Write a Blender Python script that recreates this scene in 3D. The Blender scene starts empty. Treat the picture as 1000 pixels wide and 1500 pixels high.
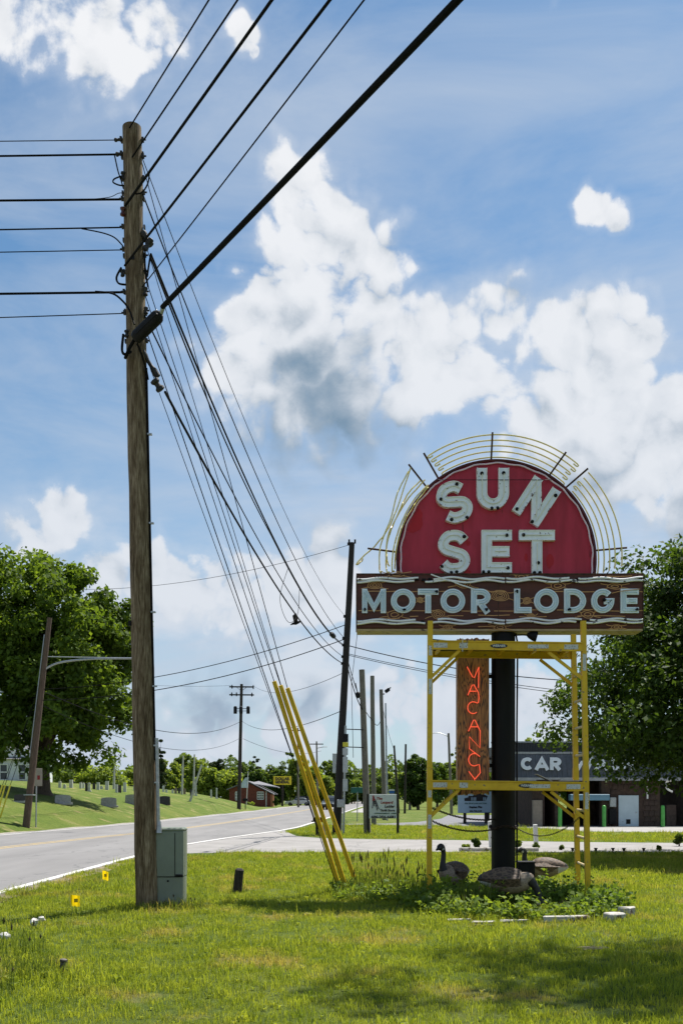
import bpy, bmesh, math, random
import numpy as np
from mathutils import Vector, Matrix, Quaternion

R = math.radians
random.seed(7)
NR = np.random.default_rng(11)
scene = bpy.context.scene
COL = scene.collection

# ------------------------------------------------------------------ camera
F, CX, HY, CH = 1458.0, 500.0, 1168.0, 1.5      # focal length in photo pixels, centre, horizon row, eye height
cam_data = bpy.data.cameras.new("camera")
cam = bpy.data.objects.new("camera", cam_data)
COL.objects.link(cam)
cam.location = (0, 0, CH)
cam.rotation_euler = (R(90), 0, 0)
cam_data.sensor_fit = 'VERTICAL'
cam_data.sensor_height = 36.0
cam_data.sensor_width = 24.0
cam_data.lens = F / 1500.0 * 36.0
cam_data.shift_y = (HY - 750.0) / 1500.0
cam_data.clip_start = 0.05
cam_data.clip_end = 6000
scene.camera = cam

# ------------------------------------------------------------------ light
SUN_DIR = Vector((0.34, 0.38, 1.0)).normalized()          # towards the sun
SUN_EL = math.asin(SUN_DIR.z)
SUN_AZ = math.atan2(SUN_DIR.x, SUN_DIR.y)                 # clockwise from +Y
sun_data = bpy.data.lights.new("sun", 'SUN')
sun_data.energy = 5.0
sun_data.angle = R(0.53)
sun_data.color = (1.0, 0.955, 0.88)
sun = bpy.data.objects.new("sun", sun_data)
sun.rotation_euler = (-SUN_DIR).to_track_quat('-Z', 'Y').to_euler()
sun.location = (30, 30, 80)
COL.objects.link(sun)

# ------------------------------------------------------------------ sky
world = bpy.data.worlds.new("World")
scene.world = world
world.use_nodes = True

def pixdir(px, py):
    return Vector(((px - CX) / F, 1.0, (HY - py) / F)).normalized()

CLOUDS = [  # photo position of each puff and its radius in photo pixels: these are directions in the sky
    (458, 278, 46), (430, 318, 34), (490, 335, 60), (535, 372, 52), (440, 385, 60), (500, 430, 90), (402, 440, 56), (370, 478, 48), (420, 515, 84), (350, 505, 32), (540, 500, 90),
    (372, 540, 64), (430, 548, 80), (505, 545, 78), (575, 540, 64), (600, 540, 76), (655, 498, 58), (715, 468, 54), (742, 462, 38), (690, 545, 72), (640, 558, 56), (720, 578, 54),
    (815, 500, 52), (860, 486, 54), (915, 488, 52), (950, 492, 32), (780, 560, 60), (840, 580, 64), (760, 615, 58), (850, 640, 70), (920, 630, 58),
    (905, 560, 60), (965, 625, 60), (1010, 590, 44), (990, 650, 56), (1070, 640, 90), (940, 690, 56), (1010, 740, 64), (1130, 720, 110), (860, 705, 44),
    (858, 292, 22), (880, 306, 27), (904, 326, 17), (842, 284, 11),
    (150, 15, 76), (225, 36, 56), (80, -16, 60), (352, 40, 20), (366, 58, 22), (378, 78, 11), (-70, -50, 110),
    (150, 842, 40), (250, 848, 46), (325, 872, 60), (405, 852, 62), (480, 850, 56), (95, 760, 42), (30, 800, 34),
    (570, 1025, 50), (640, 1045, 56), (790, 1030, 44), (300, 1070, 50), (430, 1070, 46),
    (1450, 330, 170), (-480, 520, 190), (1600, 760, 180), (-420, 820, 120), (-900, 250, 200),
]
def mk(nt, typ, **kw):
    n = nt.nodes.new(typ)
    for k, v in kw.items():
        setattr(n, k, v)
    return n
def node_kit(nt):
    L = nt.links
    def math_(op, a, b=None, c=None, clamp=False):
        m = mk(nt, 'ShaderNodeMath', operation=op, use_clamp=clamp)
        for i, v in enumerate((a, b, c)):
            if v is None: continue
            if isinstance(v, (int, float)): m.inputs[i].default_value = v
            else: L.new(v, m.inputs[i])
        return m.outputs[0]
    def noise(scale, detail, rough, vec, dist=0.0):
        n = mk(nt, 'ShaderNodeTexNoise'); n.inputs['Scale'].default_value = scale
        n.inputs['Detail'].default_value = detail; n.inputs['Roughness'].default_value = rough
        n.inputs['Distortion'].default_value = dist
        L.new(vec, n.inputs['Vector']); return n
    def vmath(op, a, b=None, c=None):
        m = mk(nt, 'ShaderNodeVectorMath', operation=op)
        for i, v in enumerate((a, b, c)):
            if v is None: continue
            if isinstance(v, (tuple, Vector)): m.inputs[i].default_value = v
            else: L.new(v, m.inputs[i])
        return m.outputs['Value'] if op in ('DISTANCE', 'LENGTH', 'DOT_PRODUCT') else m.outputs[0]
    return math_, noise, vmath

# group 1: the puffs of the cumulus bank, smooth
ng = bpy.data.node_groups.new("cloud_puffs", 'ShaderNodeTree')
ng.interface.new_socket("Dir", in_out='INPUT', socket_type='NodeSocketVector')
ng.interface.new_socket("Field", in_out='OUTPUT', socket_type='NodeSocketFloat')
def build_puffs():
    math_, noise, vmath = node_kit(ng); gi = mk(ng, 'NodeGroupInput'); go = mk(ng, 'NodeGroupOutput')
    d = gi.outputs['Dir']; best = None
    for (px, py, r) in CLOUDS:
        v = pixdir(px, py)
        ang = r / F / (1.0 + ((px - CX) / F) ** 2 + ((HY - py) / F) ** 2) ** 0.5 * 1.42
        o = math_('MULTIPLY_ADD', vmath('DISTANCE', d, v), -2.2 / ang, 2.0)
        best = o if best is None else math_('SMOOTH_MAX', best, o, 0.45)
    # fair-weather cloud scattered over the rest of the sky
    sep = mk(ng, 'ShaderNodeSeparateXYZ'); ng.links.new(d, sep.inputs[0])
    zz = math_('ADD', math_('MAXIMUM', sep.outputs['Z'], 0.0), 0.13)
    cmb = mk(ng, 'ShaderNodeCombineXYZ')
    ng.links.new(math_('DIVIDE', sep.outputs['X'], zz), cmb.inputs[0]); ng.links.new(math_('DIVIDE', sep.outputs['Y'], zz), cmb.inputs[1])
    n2 = noise(0.85, 1.0, 0.5, cmb.outputs[0])
    best = math_('SMOOTH_MAX', best, math_('MULTIPLY_ADD', n2.outputs['Fac'], 8.0, -5.6), 0.4)
    ng.links.new(math_('MINIMUM', math_('MAXIMUM', best, -1.6), 2.0), go.inputs['Field'])
build_puffs()

def build_world():
    nt = world.node_tree; nt.nodes.clear(); L = nt.links; math_, noise, vmath = node_kit(nt)
    out = mk(nt, 'ShaderNodeOutputWorld'); bg = mk(nt, 'ShaderNodeBackground'); bg.inputs['Strength'].default_value = 0.08
    L.new(bg.outputs[0], out.inputs[0])
    sky = mk(nt, 'ShaderNodeTexSky', sky_type='NISHITA'); sky.sun_disc = False
    sky.sun_elevation = SUN_EL; sky.sun_rotation = SUN_AZ
    sky.air_density = 1.1; sky.dust_density = 0.5; sky.ozone_density = 2.0; sky.altitude = 200
    tc = mk(nt, 'ShaderNodeTexCoord'); d = tc.outputs['Generated']
    def group(vec):
        g = mk(nt, 'ShaderNodeGroup'); g.node_tree = ng; L.new(vec, g.inputs[0]); return g.outputs[0]
    def mixc(fac, a, b):
        m = mk(nt, 'ShaderNodeMix', data_type='RGBA')
        L.new(fac, m.inputs[0])
        for s, v in ((m.inputs[6], a), (m.inputs[7], b)):
            if isinstance(v, tuple): s.default_value = (*v, 1)
            else: L.new(v, s)
        return m.outputs[2]
    def mrange(v, a, b, c=0.0, e=1.0, smooth=True):
        m = mk(nt, 'ShaderNodeMapRange', interpolation_type='SMOOTHSTEP' if smooth else 'LINEAR')
        for i, q in enumerate((a, b, c, e)): m.inputs[i + 1].default_value = q
        L.new(v, m.inputs[0]); return m.outputs[0]
    warp = noise(5.5, 1.0, 0.5, d)
    wd = vmath('MULTIPLY_ADD', vmath('SUBTRACT', warp.outputs['Color'], (.5, .5, .5)), (.034, .034, .028), d)
    up = Vector((0.016, 0.0, 0.098)); up1 = Vector((0.010, 0.0, 0.024))
    b0 = group(wd); b1 = group(vmath('ADD', wd, up))
    n0 = noise(11.0, 9.0, 0.63, d, 0.2).outputs['Fac']
    n1 = noise(11.0, 6.0, 0.63, vmath('ADD', d, up1), 0.2).outputs['Fac']
    bil = noise(21.0, 2.0, 0.5, wd).outputs['Fac']; bil1 = noise(21.0, 1.0, 0.5, vmath('ADD', wd, tuple(up1 * .8))).outputs['Fac']
    bl = lambda v: math_('MULTIPLY_ADD', math_('ABSOLUTE', math_('SUBTRACT', v, 0.5)), 2.4, -0.28)       # rounded heads
    e0 = math_('ADD', math_('MULTIPLY_ADD', n0, 1.9, -0.95), bl(bil)); e1 = math_('ADD', math_('MULTIPLY_ADD', n1, 1.9, -0.95), bl(bil1))
    f0 = math_('ADD', math_('MINIMUM', b0, 1.1), math_('MULTIPLY', e0, 1.95))
    # light comes from above right: cloud with more cloud in that direction is shaded
    under = mrange(math_('ADD', b1, math_('MULTIPLY', e0, 0.20)), -0.35, 1.30)
    crisp = mrange(f0, -0.05, 0.58); soft = mrange(f0, -0.95, 0.70)         # firm heads, ragged soft bases
    alpha = math_('ADD', math_('MULTIPLY', crisp, math_('SUBTRACT', 1.0, under)), math_('MULTIPLY', soft, under))
    alpha = math_('MAXIMUM', alpha, math_('MULTIPLY', mrange(f0, -0.7, 1.0), 0.40))
    sh = math_('MULTIPLY_ADD', under, -0.86, 0.88)
    sh = math_('ADD', sh, math_('MULTIPLY', math_('SUBTRACT', e0, e1), 0.66), clamp=True)
    ramp = mk(nt, 'ShaderNodeValToRGB')
    el = ramp.color_ramp.elements
    el[0].position = 0.0; el[0].color = (CD[0] * 1, CD[1] * 1, CD[2] * 1, 1)
    el[1].position = 1.0; el[1].color = (*CL, 1)
    for pos, t in ((.28, .22), (.52, .58), (.75, .88)):
        e = el.new(pos); e.color = tuple(a + (b - a) * t for a, b in zip(CD, CL)) + (1,)
    L.new(sh, ramp.inputs[0])
    # high thin veil streaked across the blue
    mp = mk(nt, 'ShaderNodeMapping'); mp.inputs['Scale'].default_value = (1.3, 1.0, 4.5); mp.inputs['Rotation'].default_value = (0, R(14), 0)
    L.new(d, mp.inputs[0])
    vn = noise(2.6, 6.0, 0.6, mp.outputs[0], 0.5)
    sep = mk(nt, 'ShaderNodeSeparateXYZ'); L.new(d, sep.inputs[0])
    low = mrange(sep.outputs['Z'], 0.60, 0.04, 0.0, VEIL[0], False)
    veil = math_('ADD', math_('MULTIPLY_ADD', vn.outputs['Fac'], VEIL[1], VEIL[2]), low, clamp=True)
    gm = mk(nt, 'ShaderNodeMix', data_type='RGBA', blend_type='MULTIPLY'); gm.inputs[0].default_value = 1.0
    L.new(sky.outputs[0], gm.inputs[6]); gm.inputs[7].default_value = (*TINT, 1)
    base = mixc(veil, gm.outputs[2], VC)
    # soft broken bank of far cumulus low over the horizon, all the way round
    mp2 = mk(nt, 'ShaderNodeMapping'); mp2.inputs['Scale'].default_value = (1.0, 1.0, 2.3); L.new(d, mp2.inputs[0])
    ln = noise(7.5, 6.0, 0.55, mp2.outputs[0], 0.1).outputs['Fac']
    band_ = math_('MULTIPLY', mrange(sep.outputs['Z'], 0.34, 0.14), mrange(ln, 0.45, 0.66))
    base = mixc(math_('MULTIPLY', band_, 0.62), base, (5.5, 5.7, 6.1))
    cl = mixc(math_('MULTIPLY', low, 1.0), ramp.outputs[0], VC)
    L.new(mixc(alpha, base, cl), bg.inputs['Color'])
CD, CL = (0.52, 1.35, 2.20), (6.5, 6.6, 6.8)          # shaded and sunlit cloud
VEIL = (0.64, 1.70, -0.66); VC = (3.95, 4.55, 5.4); TINT = (0.62, 0.82, 0.88)
build_world()
world.cycles.sampling_method = 'NONE'

# ------------------------------------------------------------------ exposure
vs = scene.view_settings
vs.view_transform = 'Standard'; vs.look = 'None'; vs.exposure = 0.78; vs.gamma = 1.0; vs.use_curve_mapping = False
scene.render.engine = 'CYCLES'
scene.cycles.use_denoising = True
scene.cycles.max_bounces = 8
scene.cycles.transparent_max_bounces = 8
scene.cycles.caustics_reflective = False
scene.cycles.caustics_refractive = False

# ------------------------------------------------------------------ helpers
def P(px, py, d):
    """the place seen at photo position (px, py) at distance d along the view axis"""
    return Vector(((px - CX) / F * d, d, CH + (HY - py) / F * d))

def sstep(a, b, x):
    t = np.clip((x - a) / (b - a), 0, 1)
    return t * t * (3 - 2 * t)

_xl = (np.array([-60., 0, 20, 40.5, 59, 99, 137, 300, 900]), np.array([-27., -19, -16.3, -13.9, -12.1, -10.2, -9.0, -1.5, 28.]))
_xr = (np.array([-60., 0, 14, 24, 30.8, 37, 44.6, 50, 80, 128, 300, 900]), np.array([-7.6, -5.6, -5.12, -5.0, -4.8, -3.9, -2.5, -1.9, -0.35, 1.8, 10.5, 41.]))
def XL(y): return np.interp(y, *_xl)
def XR(y): return np.interp(y, *_xr)
def terrain(x, y):
    x = np.asarray(x, float); y = np.asarray(y, float)
    s = np.maximum(XL(y) - 0.6 - x, 0)
    h = 3.4 * (1 - np.exp(-s / 8.5)) * (1 - 0.95 * sstep(118, 146, y)) * sstep(-20, 30, y)
    return h
def TZ(x, y): return float(terrain(x, y))
def hit(px, py, d0=15, d1=260):
    """where the sight line of a photo position meets the terrain"""
    for d in np.arange(d0, d1, 0.25):
        p = P(px, py, d)
        if p.z <= TZ(p.x, d): return Vector((p.x, d, TZ(p.x, d)))
    p = P(px, py, d1); return Vector((p.x, d1, TZ(p.x, d1)))

class MB:
    """collects shapes; build() links them as one mesh object"""
    def __init__(s, off=(0, 0, 0)):
        s.v = []; s.f = []; s.m = []; s.off = Vector(off)
    def add(s, vs, fs, mi=0):
        n = len(s.v); s.v += [tuple(v) for v in vs]; s.f += [tuple(i + n for i in f) for f in fs]; s.m += [mi] * len(fs)
    def box(s, c, size, rot=None, mi=0, taper=1.0):
        c = Vector(c); hx, hy, hz = size[0] / 2, size[1] / 2, size[2] / 2
        vs = []
        for z in (-1, 1):
            t = taper if z > 0 else 1.0
            for x, y in ((-1, -1), (1, -1), (1, 1), (-1, 1)):
                p = Vector((x * hx * t, y * hy * t, z * hz))
                if rot is not None: p = rot @ p
                vs.append(c + p)
        s.add(vs, [(3, 2, 1, 0), (4, 5, 6, 7), (0, 1, 5, 4), (1, 2, 6, 5), (2, 3, 7, 6), (3, 0, 4, 7)], mi)
    def bevbox(s, c, size, b=0.01, rot=None, mi=0):
        """box with chamfered edges"""
        c = Vector(c); h = [x / 2 for x in size]; b = min(b, min(h) * .9)
        bm = bmesh.new(); bmesh.ops.create_cube(bm, size=1.0)
        for v in bm.verts: v.co = Vector((v.co.x * size[0], v.co.y * size[1], v.co.z * size[2]))
        bmesh.ops.bevel(bm, geom=list(bm.edges), offset=b, segments=1, affect='EDGES', profile=0.7)
        vs = [c + (rot @ v.co if rot is not None else v.co) for v in bm.verts]
        fs = [tuple(v.index for v in f.verts) for f in bm.faces]
        bm.free(); s.add(vs, fs, mi)
    def bar(s, a, b, w, h, mi=0, up=(0, 0, 1)):
        a = Vector(a); b = Vector(b); d = (b - a); L = d.length; d.normalize()
        u = Vector(up)
        if abs(u.dot(d)) > .98: u = Vector((0, 1, 0))
        x = d.cross(u).normalized(); z = x.cross(d).normalized()
        vs = []
        for p in (a, b):
            for i, j in ((-1, -1), (1, -1), (1, 1), (-1, 1)): vs.append(p + x * (i * w / 2) + z * (j * h / 2))
        s.add(vs, [(3, 2, 1, 0), (4, 5, 6, 7), (0, 1, 5, 4), (1, 2, 6, 5), (2, 3, 7, 6), (3, 0, 4, 7)], mi)
    def tube(s, pts, r, n=8, mi=0, caps=True, closed=False, sq=(1, 1)):
        pts = [Vector(p) for p in pts]; N = len(pts)
        rs = list(r) if hasattr(r, '__len__') else [r] * N
        tang = []
        for i in range(N):
            if closed: t = pts[(i + 1) % N] - pts[i - 1]
            else: t = pts[min(i + 1, N - 1)] - pts[max(i - 1, 0)]
            tang.append(t.normalized() if t.length > 1e-9 else Vector((0, 0, 1)))
        t0 = tang[0]; ref = Vector((0, 0, 1)) if abs(t0.z) < .9 else Vector((0, 1, 0))
        u = (ref - t0 * ref.dot(t0)).normalized(); vs = []
        for i in range(N):
            t = tang[i]; u = (u - t * u.dot(t))
            u = u.normalized() if u.length > 1e-6 else t.orthogonal().normalized()
            w = t.cross(u)
            for k in range(n):
                a = 2 * math.pi * k / n
                vs.append(pts[i] + (u * math.cos(a) * sq[0] + w * math.sin(a) * sq[1]) * rs[i])
        fs = []
        for i in range(N if closed else N - 1):
            j = (i + 1) % N
            for k in range(n):
                k2 = (k + 1) % n
                fs.append((i * n + k, i * n + k2, j * n + k2, j * n + k))
        if caps and not closed:
            fs.append(tuple(range(n - 1, -1, -1))); fs.append(tuple((N - 1) * n + k for k in range(n)))
        s.add(vs, fs, mi)
    def lathe(s, base, prof, n=16, mi=0, axis=(0, 0, 1)):
        base = Vector(base); q = Vector((0, 0, 1)).rotation_difference(Vector(axis).normalized())
        vs = []
        for r, z in prof:
            for k in range(n):
                a = 2 * math.pi * k / n
                vs.append(base + q @ Vector((r * math.cos(a), r * math.sin(a), z)))
        fs = []
        for i in range(len(prof) - 1):
            for k in range(n):
                k2 = (k + 1) % n
                fs.append((i * n + k, i * n + k2, (i + 1) * n + k2, (i + 1) * n + k))
        fs.append(tuple(range(n - 1, -1, -1))); m = (len(prof) - 1) * n; fs.append(tuple(m + k for k in range(n)))
        s.add(vs, fs, mi)
    def prism(s, poly, axis_vec, mi=0):
        """closed polygon (3-D points) swept along a vector"""
        poly = [Vector(p) for p in poly]; a = Vector(axis_vec); n = len(poly)
        vs = poly + [p + a for p in poly]
        fs = [tuple(range(n)), tuple(range(2 * n - 1, n - 1, -1))]
        for i in range(n):
            j = (i + 1) % n; fs.append((i, i + n, j + n, j))
        s.add(vs, fs, mi)
    def ball(s, c, r, n=10, m=7, mi=0, sc=(1, 1, 1), rot=None):
        c = Vector(c); vs = []; fs = []
        for i in range(1, m):
            th = math.pi * i / m
            for k in range(n):
                a = 2 * math.pi * k / n
                p = Vector((math.sin(th) * math.cos(a) * r * sc[0], math.sin(th) * math.sin(a) * r * sc[1], math.cos(th) * r * sc[2]))
                vs.append(c + (rot @ p if rot is not None else p))
        t = Vector((0, 0, r * sc[2])); t = rot @ t if rot is not None else t
        vs.append(c + t); vs.append(c - t); top = len(vs) - 2; bot = len(vs) - 1
        for i in range(m - 2):
            for k in range(n):
                k2 = (k + 1) % n; fs.append((i * n + k, (i + 1) * n + k, (i + 1) * n + k2, i * n + k2))
        for k in range(n):
            k2 = (k + 1) % n; fs.append((top, k, k2)); fs.append((bot, (m - 2) * n + k2, (m - 2) * n + k))
        s.add(vs, fs, mi)
    def build(s, name, mats, parent=None, smooth=False, loc=None, fix=True):
        me = bpy.data.meshes.new(name)
        o = s.off
        me.from_pydata([(v[0] - o.x, v[1] - o.y, v[2] - o.z) for v in s.v], [], s.f)
        if not isinstance(mats, (list, tuple)): mats = [mats]
        for m in mats: me.materials.append(m)
        if len(mats) > 1: me.polygons.foreach_set('material_index', s.m)
        if fix:
            bm = bmesh.new(); bm.from_mesh(me); bmesh.ops.recalc_face_normals(bm, faces=list(bm.faces)); bm.to_mesh(me); bm.free()
        if smooth:
            me.polygons.foreach_set('use_smooth', [True] * len(me.polygons))
            try: me.set_sharp_from_angle(angle=R(smooth if smooth is not True else 40))
            except Exception: pass
        me.update()
        ob = bpy.data.objects.new(name, me); COL.objects.link(ob)
        if parent is not None: ob.parent = parent
        elif loc is not None: ob.location = loc
        elif o.length > 0: ob.location = o
        return ob

def tag(o, label=None, cat=None, group=None, kind=None):
    if label: o['label'] = label
    if cat: o['category'] = cat
    if group: o['group'] = group
    if kind: o['kind'] = kind
    return o
def thing(name, loc, label, cat, group=None, rotz=0.0):
    o = bpy.data.objects.new(name, None); COL.objects.link(o); o.empty_display_size = .2
    o.location = loc; o.rotation_euler = (0, 0, rotz)
    return tag(o, label, cat, group)
def copy_tree(o, parent=None):
    c = o.copy(); COL.objects.link(c); c.parent = parent
    for ch in o.children: copy_tree(ch, c)
    return c

# ---- materials
MATS = {}
def M(name, c1, c2=None, scale=8.0, rough=0.75, bump=0.0, metal=0.0, stretch=(1, 1, 1), detail=6, spec=0.4, contrast=(0.35, 0.65), bscale=None, world=False, spots=None):
    if name in MATS: return MATS[name]
    m = bpy.data.materials.new(name); m.use_nodes = True; nt = m.node_tree; L = nt.links
    b = nt.nodes['Principled BSDF']; b.inputs['Roughness'].default_value = rough; b.inputs['Metallic'].default_value = metal
    b.inputs['Specular IOR Level'].default_value = spec
    c2 = c2 or tuple(x * .72 for x in c1)
    tc = mk(nt, 'ShaderNodeTexCoord'); mp = mk(nt, 'ShaderNodeMapping'); mp.inputs['Scale'].default_value = stretch
    if world:
        g = mk(nt, 'ShaderNodeNewGeometry'); L.new(g.outputs['Position'], mp.inputs[0])
    else: L.new(tc.outputs['Object'], mp.inputs[0])
    n = mk(nt, 'ShaderNodeTexNoise'); n.inputs['Scale'].default_value = scale; n.inputs['Detail'].default_value = detail; n.inputs['Roughness'].default_value = .6
    L.new(mp.outputs[0], n.inputs[0])
    r = mk(nt, 'ShaderNodeValToRGB'); e = r.color_ramp.elements
    e[0].position = contrast[0]; e[1].position = contrast[1]; e[0].color = (*c2, 1); e[1].color = (*c1, 1)
    L.new(n.outputs['Fac'], r.inputs[0]); col = r.outputs[0]
    if spots:      # (colour, scale, threshold): rust, dirt, wear with a shape of its own
        sc_, thr = spots[1], spots[2]
        n3 = mk(nt, 'ShaderNodeTexNoise'); n3.inputs['Scale'].default_value = sc_; n3.inputs['Detail'].default_value = 5
        L.new(mp.outputs[0], n3.inputs[0])
        mr = mk(nt, 'ShaderNodeMapRange'); mr.inputs[1].default_value = thr; mr.inputs[2].default_value = thr + .05; L.new(n3.outputs['Fac'], mr.inputs[0])
        mx = mk(nt, 'ShaderNodeMix', data_type='RGBA'); L.new(mr.outputs[0], mx.inputs[0]); L.new(col, mx.inputs[6]); mx.inputs[7].default_value = (*spots[0], 1)
        col = mx.outputs[2]
    L.new(col, b.inputs['Base Color'])
    if bump:
        n2 = mk(nt, 'ShaderNodeTexNoise'); n2.inputs['Scale'].default_value = bscale or scale * 3; n2.inputs['Detail'].default_value = 5
        L.new(mp.outputs[0], n2.inputs[0])
        bp = mk(nt, 'ShaderNodeBump'); bp.inputs['Strength'].default_value = bump; bp.inputs['Distance'].default_value = .02
        L.new(n2.outputs['Fac'], bp.inputs['Height']); L.new(bp.outputs[0], b.inputs['Normal'])
    MATS[name] = m
    return m
def leafmat(name, c1, c2, trans=0.45, rough=.62):
    m = bpy.data.materials.new(name); m.use_nodes = True; nt = m.node_tree; L = nt.links; nt.nodes.clear()
    out = mk(nt, 'ShaderNodeOutputMaterial'); g = mk(nt, 'ShaderNodeNewGeometry')
    r = mk(nt, 'ShaderNodeValToRGB'); e = r.color_ramp.elements; e[0].color = (*c2, 1); e[1].color = (*c1, 1)
    nz = mk(nt, 'ShaderNodeTexNoise'); nz.inputs['Scale'].default_value = .45; nz.inputs['Detail'].default_value = 3
    L.new(g.outputs['Position'], nz.inputs[0])
    ad = mk(nt, 'ShaderNodeMath', operation='MULTIPLY_ADD'); ad.inputs[1].default_value = .55
    L.new(g.outputs['Random Per Island'], ad.inputs[0])
    sb = mk(nt, 'ShaderNodeMath', operation='MULTIPLY_ADD'); sb.inputs[1].default_value = 1.5; sb.inputs[2].default_value = -.52
    L.new(nz.outputs['Fac'], sb.inputs[0]); L.new(sb.outputs[0], ad.inputs[2]); L.new(ad.outputs[0], r.inputs[0])
    pb = mk(nt, 'ShaderNodeBsdfPrincipled'); pb.inputs['Roughness'].default_value = rough; pb.inputs['Specular IOR Level'].default_value = .18
    L.new(r.outputs[0], pb.inputs['Base Color'])
    tr = mk(nt, 'ShaderNodeBsdfTranslucent')
    hs = mk(nt, 'ShaderNodeMix', data_type='RGBA', blend_type='MULTIPLY'); hs.inputs[0].default_value = 1
    L.new(r.outputs[0], hs.inputs[6]); hs.inputs[7].default_value = (1.9, 1.75, .7, 1); L.new(hs.outputs[2], tr.inputs[0])
    mx = mk(nt, 'ShaderNodeMixShader'); mx.inputs[0].default_value = trans
    L.new(pb.outputs[0], mx.inputs[1]); L.new(tr.outputs[0], mx.inputs[2]); L.new(mx.outputs[0], out.inputs[0])
    MATS[name] = m
    return m
def emis(name, c, s):
    m = bpy.data.materials.new(name); m.use_nodes = True; b = m.node_tree.nodes['Principled BSDF']
    b.inputs['Base Color'].default_value = (*c, 1); b.inputs['Emission Color'].default_value = (*c, 1); b.inputs['Emission Strength'].default_value = s
    MATS[name] = m
    return m

black = M('black_metal', (.008, .008, .009), (.014, .014, .015), 14, .6, .1, spec=.15)
wire_m = M('wire_rubber', (.006, .006, .0065), (.010, .010, .010), 20, .75, spec=.06)
galv = M('galvanised', (.42, .44, .45), (.30, .32, .33), 18, .45, .05, .7)
white_p = M('white_paint', (.78, .78, .75), (.62, .62, .58), 9, .6, .1, spots=((.22, .15, .10), 22, .70))
old_wood = M('weathered_wood', (.20, .145, .09), (.075, .052, .034), 6, .85, .5, stretch=(9, 9, .8), bscale=22)
dark_wood = M('dark_wood', (.045, .036, .028), (.02, .016, .013), 6, .85, .5, stretch=(8, 8, .7))
grey_wood = M('grey_wood', (.22, .20, .16), (.12, .105, .085), 6, .85, .4, stretch=(8, 8, .7))

def leaves(pts, size, nrm=None, aspect=.62, jitter=.5, fold=0.0):
    """vertices and quads for leaf-shaped faces at pts (n,3)"""
    n = len(pts); sz = size * (1 + jitter * (NR.random(n) - .5) * 2)
    a = NR.normal(size=(n, 3)); a /= np.linalg.norm(a, axis=1, keepdims=True)
    if nrm is not None:
        a = a * .75 + nrm * .8; a /= np.linalg.norm(a, axis=1, keepdims=True)
    t = NR.normal(size=(n, 3)); t -= a * (t * a).sum(1, keepdims=True); t /= np.linalg.norm(t, axis=1, keepdims=True)
    b = np.cross(a, t)
    s = sz[:, None]
    v = np.empty((n, 4, 3))
    v[:, 0] = pts - t * s * .5; v[:, 1] = pts + b * s * .5 * aspect - t * s * .06 + a * s * .10
    v[:, 2] = pts + t * s * .55; v[:, 3] = pts - b * s * .5 * aspect - t * s * .06 + a * s * .10
    return v.reshape(-1, 3)
def quad_mesh(name, verts, mat, parent=None, loc=None, nper=4):
    me = bpy.data.meshes.new(name); n = len(verts); nf = n // nper
    me.vertices.add(n); me.vertices.foreach_set('co', np.asarray(verts, np.float32).ravel())
    me.loops.add(n); me.loops.foreach_set('vertex_index', np.arange(n, dtype=np.int32))
    me.polygons.add(nf); me.polygons.foreach_set('loop_start', np.arange(0, n, nper, dtype=np.int32))
    me.polygons.foreach_set('loop_total', np.full(nf, nper, np.int32))
    me.materials.append(mat); me.update(calc_edges=True); me.validate()
    ob = bpy.data.objects.new(name, me); COL.objects.link(ob)
    if parent is not None: ob.parent = parent
    elif loc is not None: ob.location = loc
    return ob

# ---- writing with the built-in typeface
def text(name, body, size, mat, loc, parent=None, rot=(R(90), 0, 0), depth=.004, bold=0.0, width=None, spacing=1.0, align='CENTER', shear=0.0):
    cu = bpy.data.curves.new(name, 'FONT'); cu.body = body; cu.size = size; cu.extrude = depth; cu.offset = bold
    cu.align_x = align; cu.align_y = 'CENTER'; cu.space_character = spacing; cu.shear = shear; cu.resolution_u = 3
    tmp = bpy.data.objects.new(name, cu); COL.objects.link(tmp)
    bpy.context.view_layer.update()
    me = bpy.data.meshes.new_from_object(tmp)
    bpy.data.objects.remove(tmp); bpy.data.curves.remove(cu)
    me.name = name
    if width:
        xs = [v.co.x for v in me.vertices]; w = max(xs) - min(xs); k = width / w
        for v in me.vertices: v.co.x *= k
    me.materials.clear(); me.materials.append(mat)
    ob = bpy.data.objects.new(name, me); COL.objects.link(ob); ob.rotation_euler = rot
    if parent is not None: ob.parent = parent
    ob.location = loc
    return ob

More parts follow.
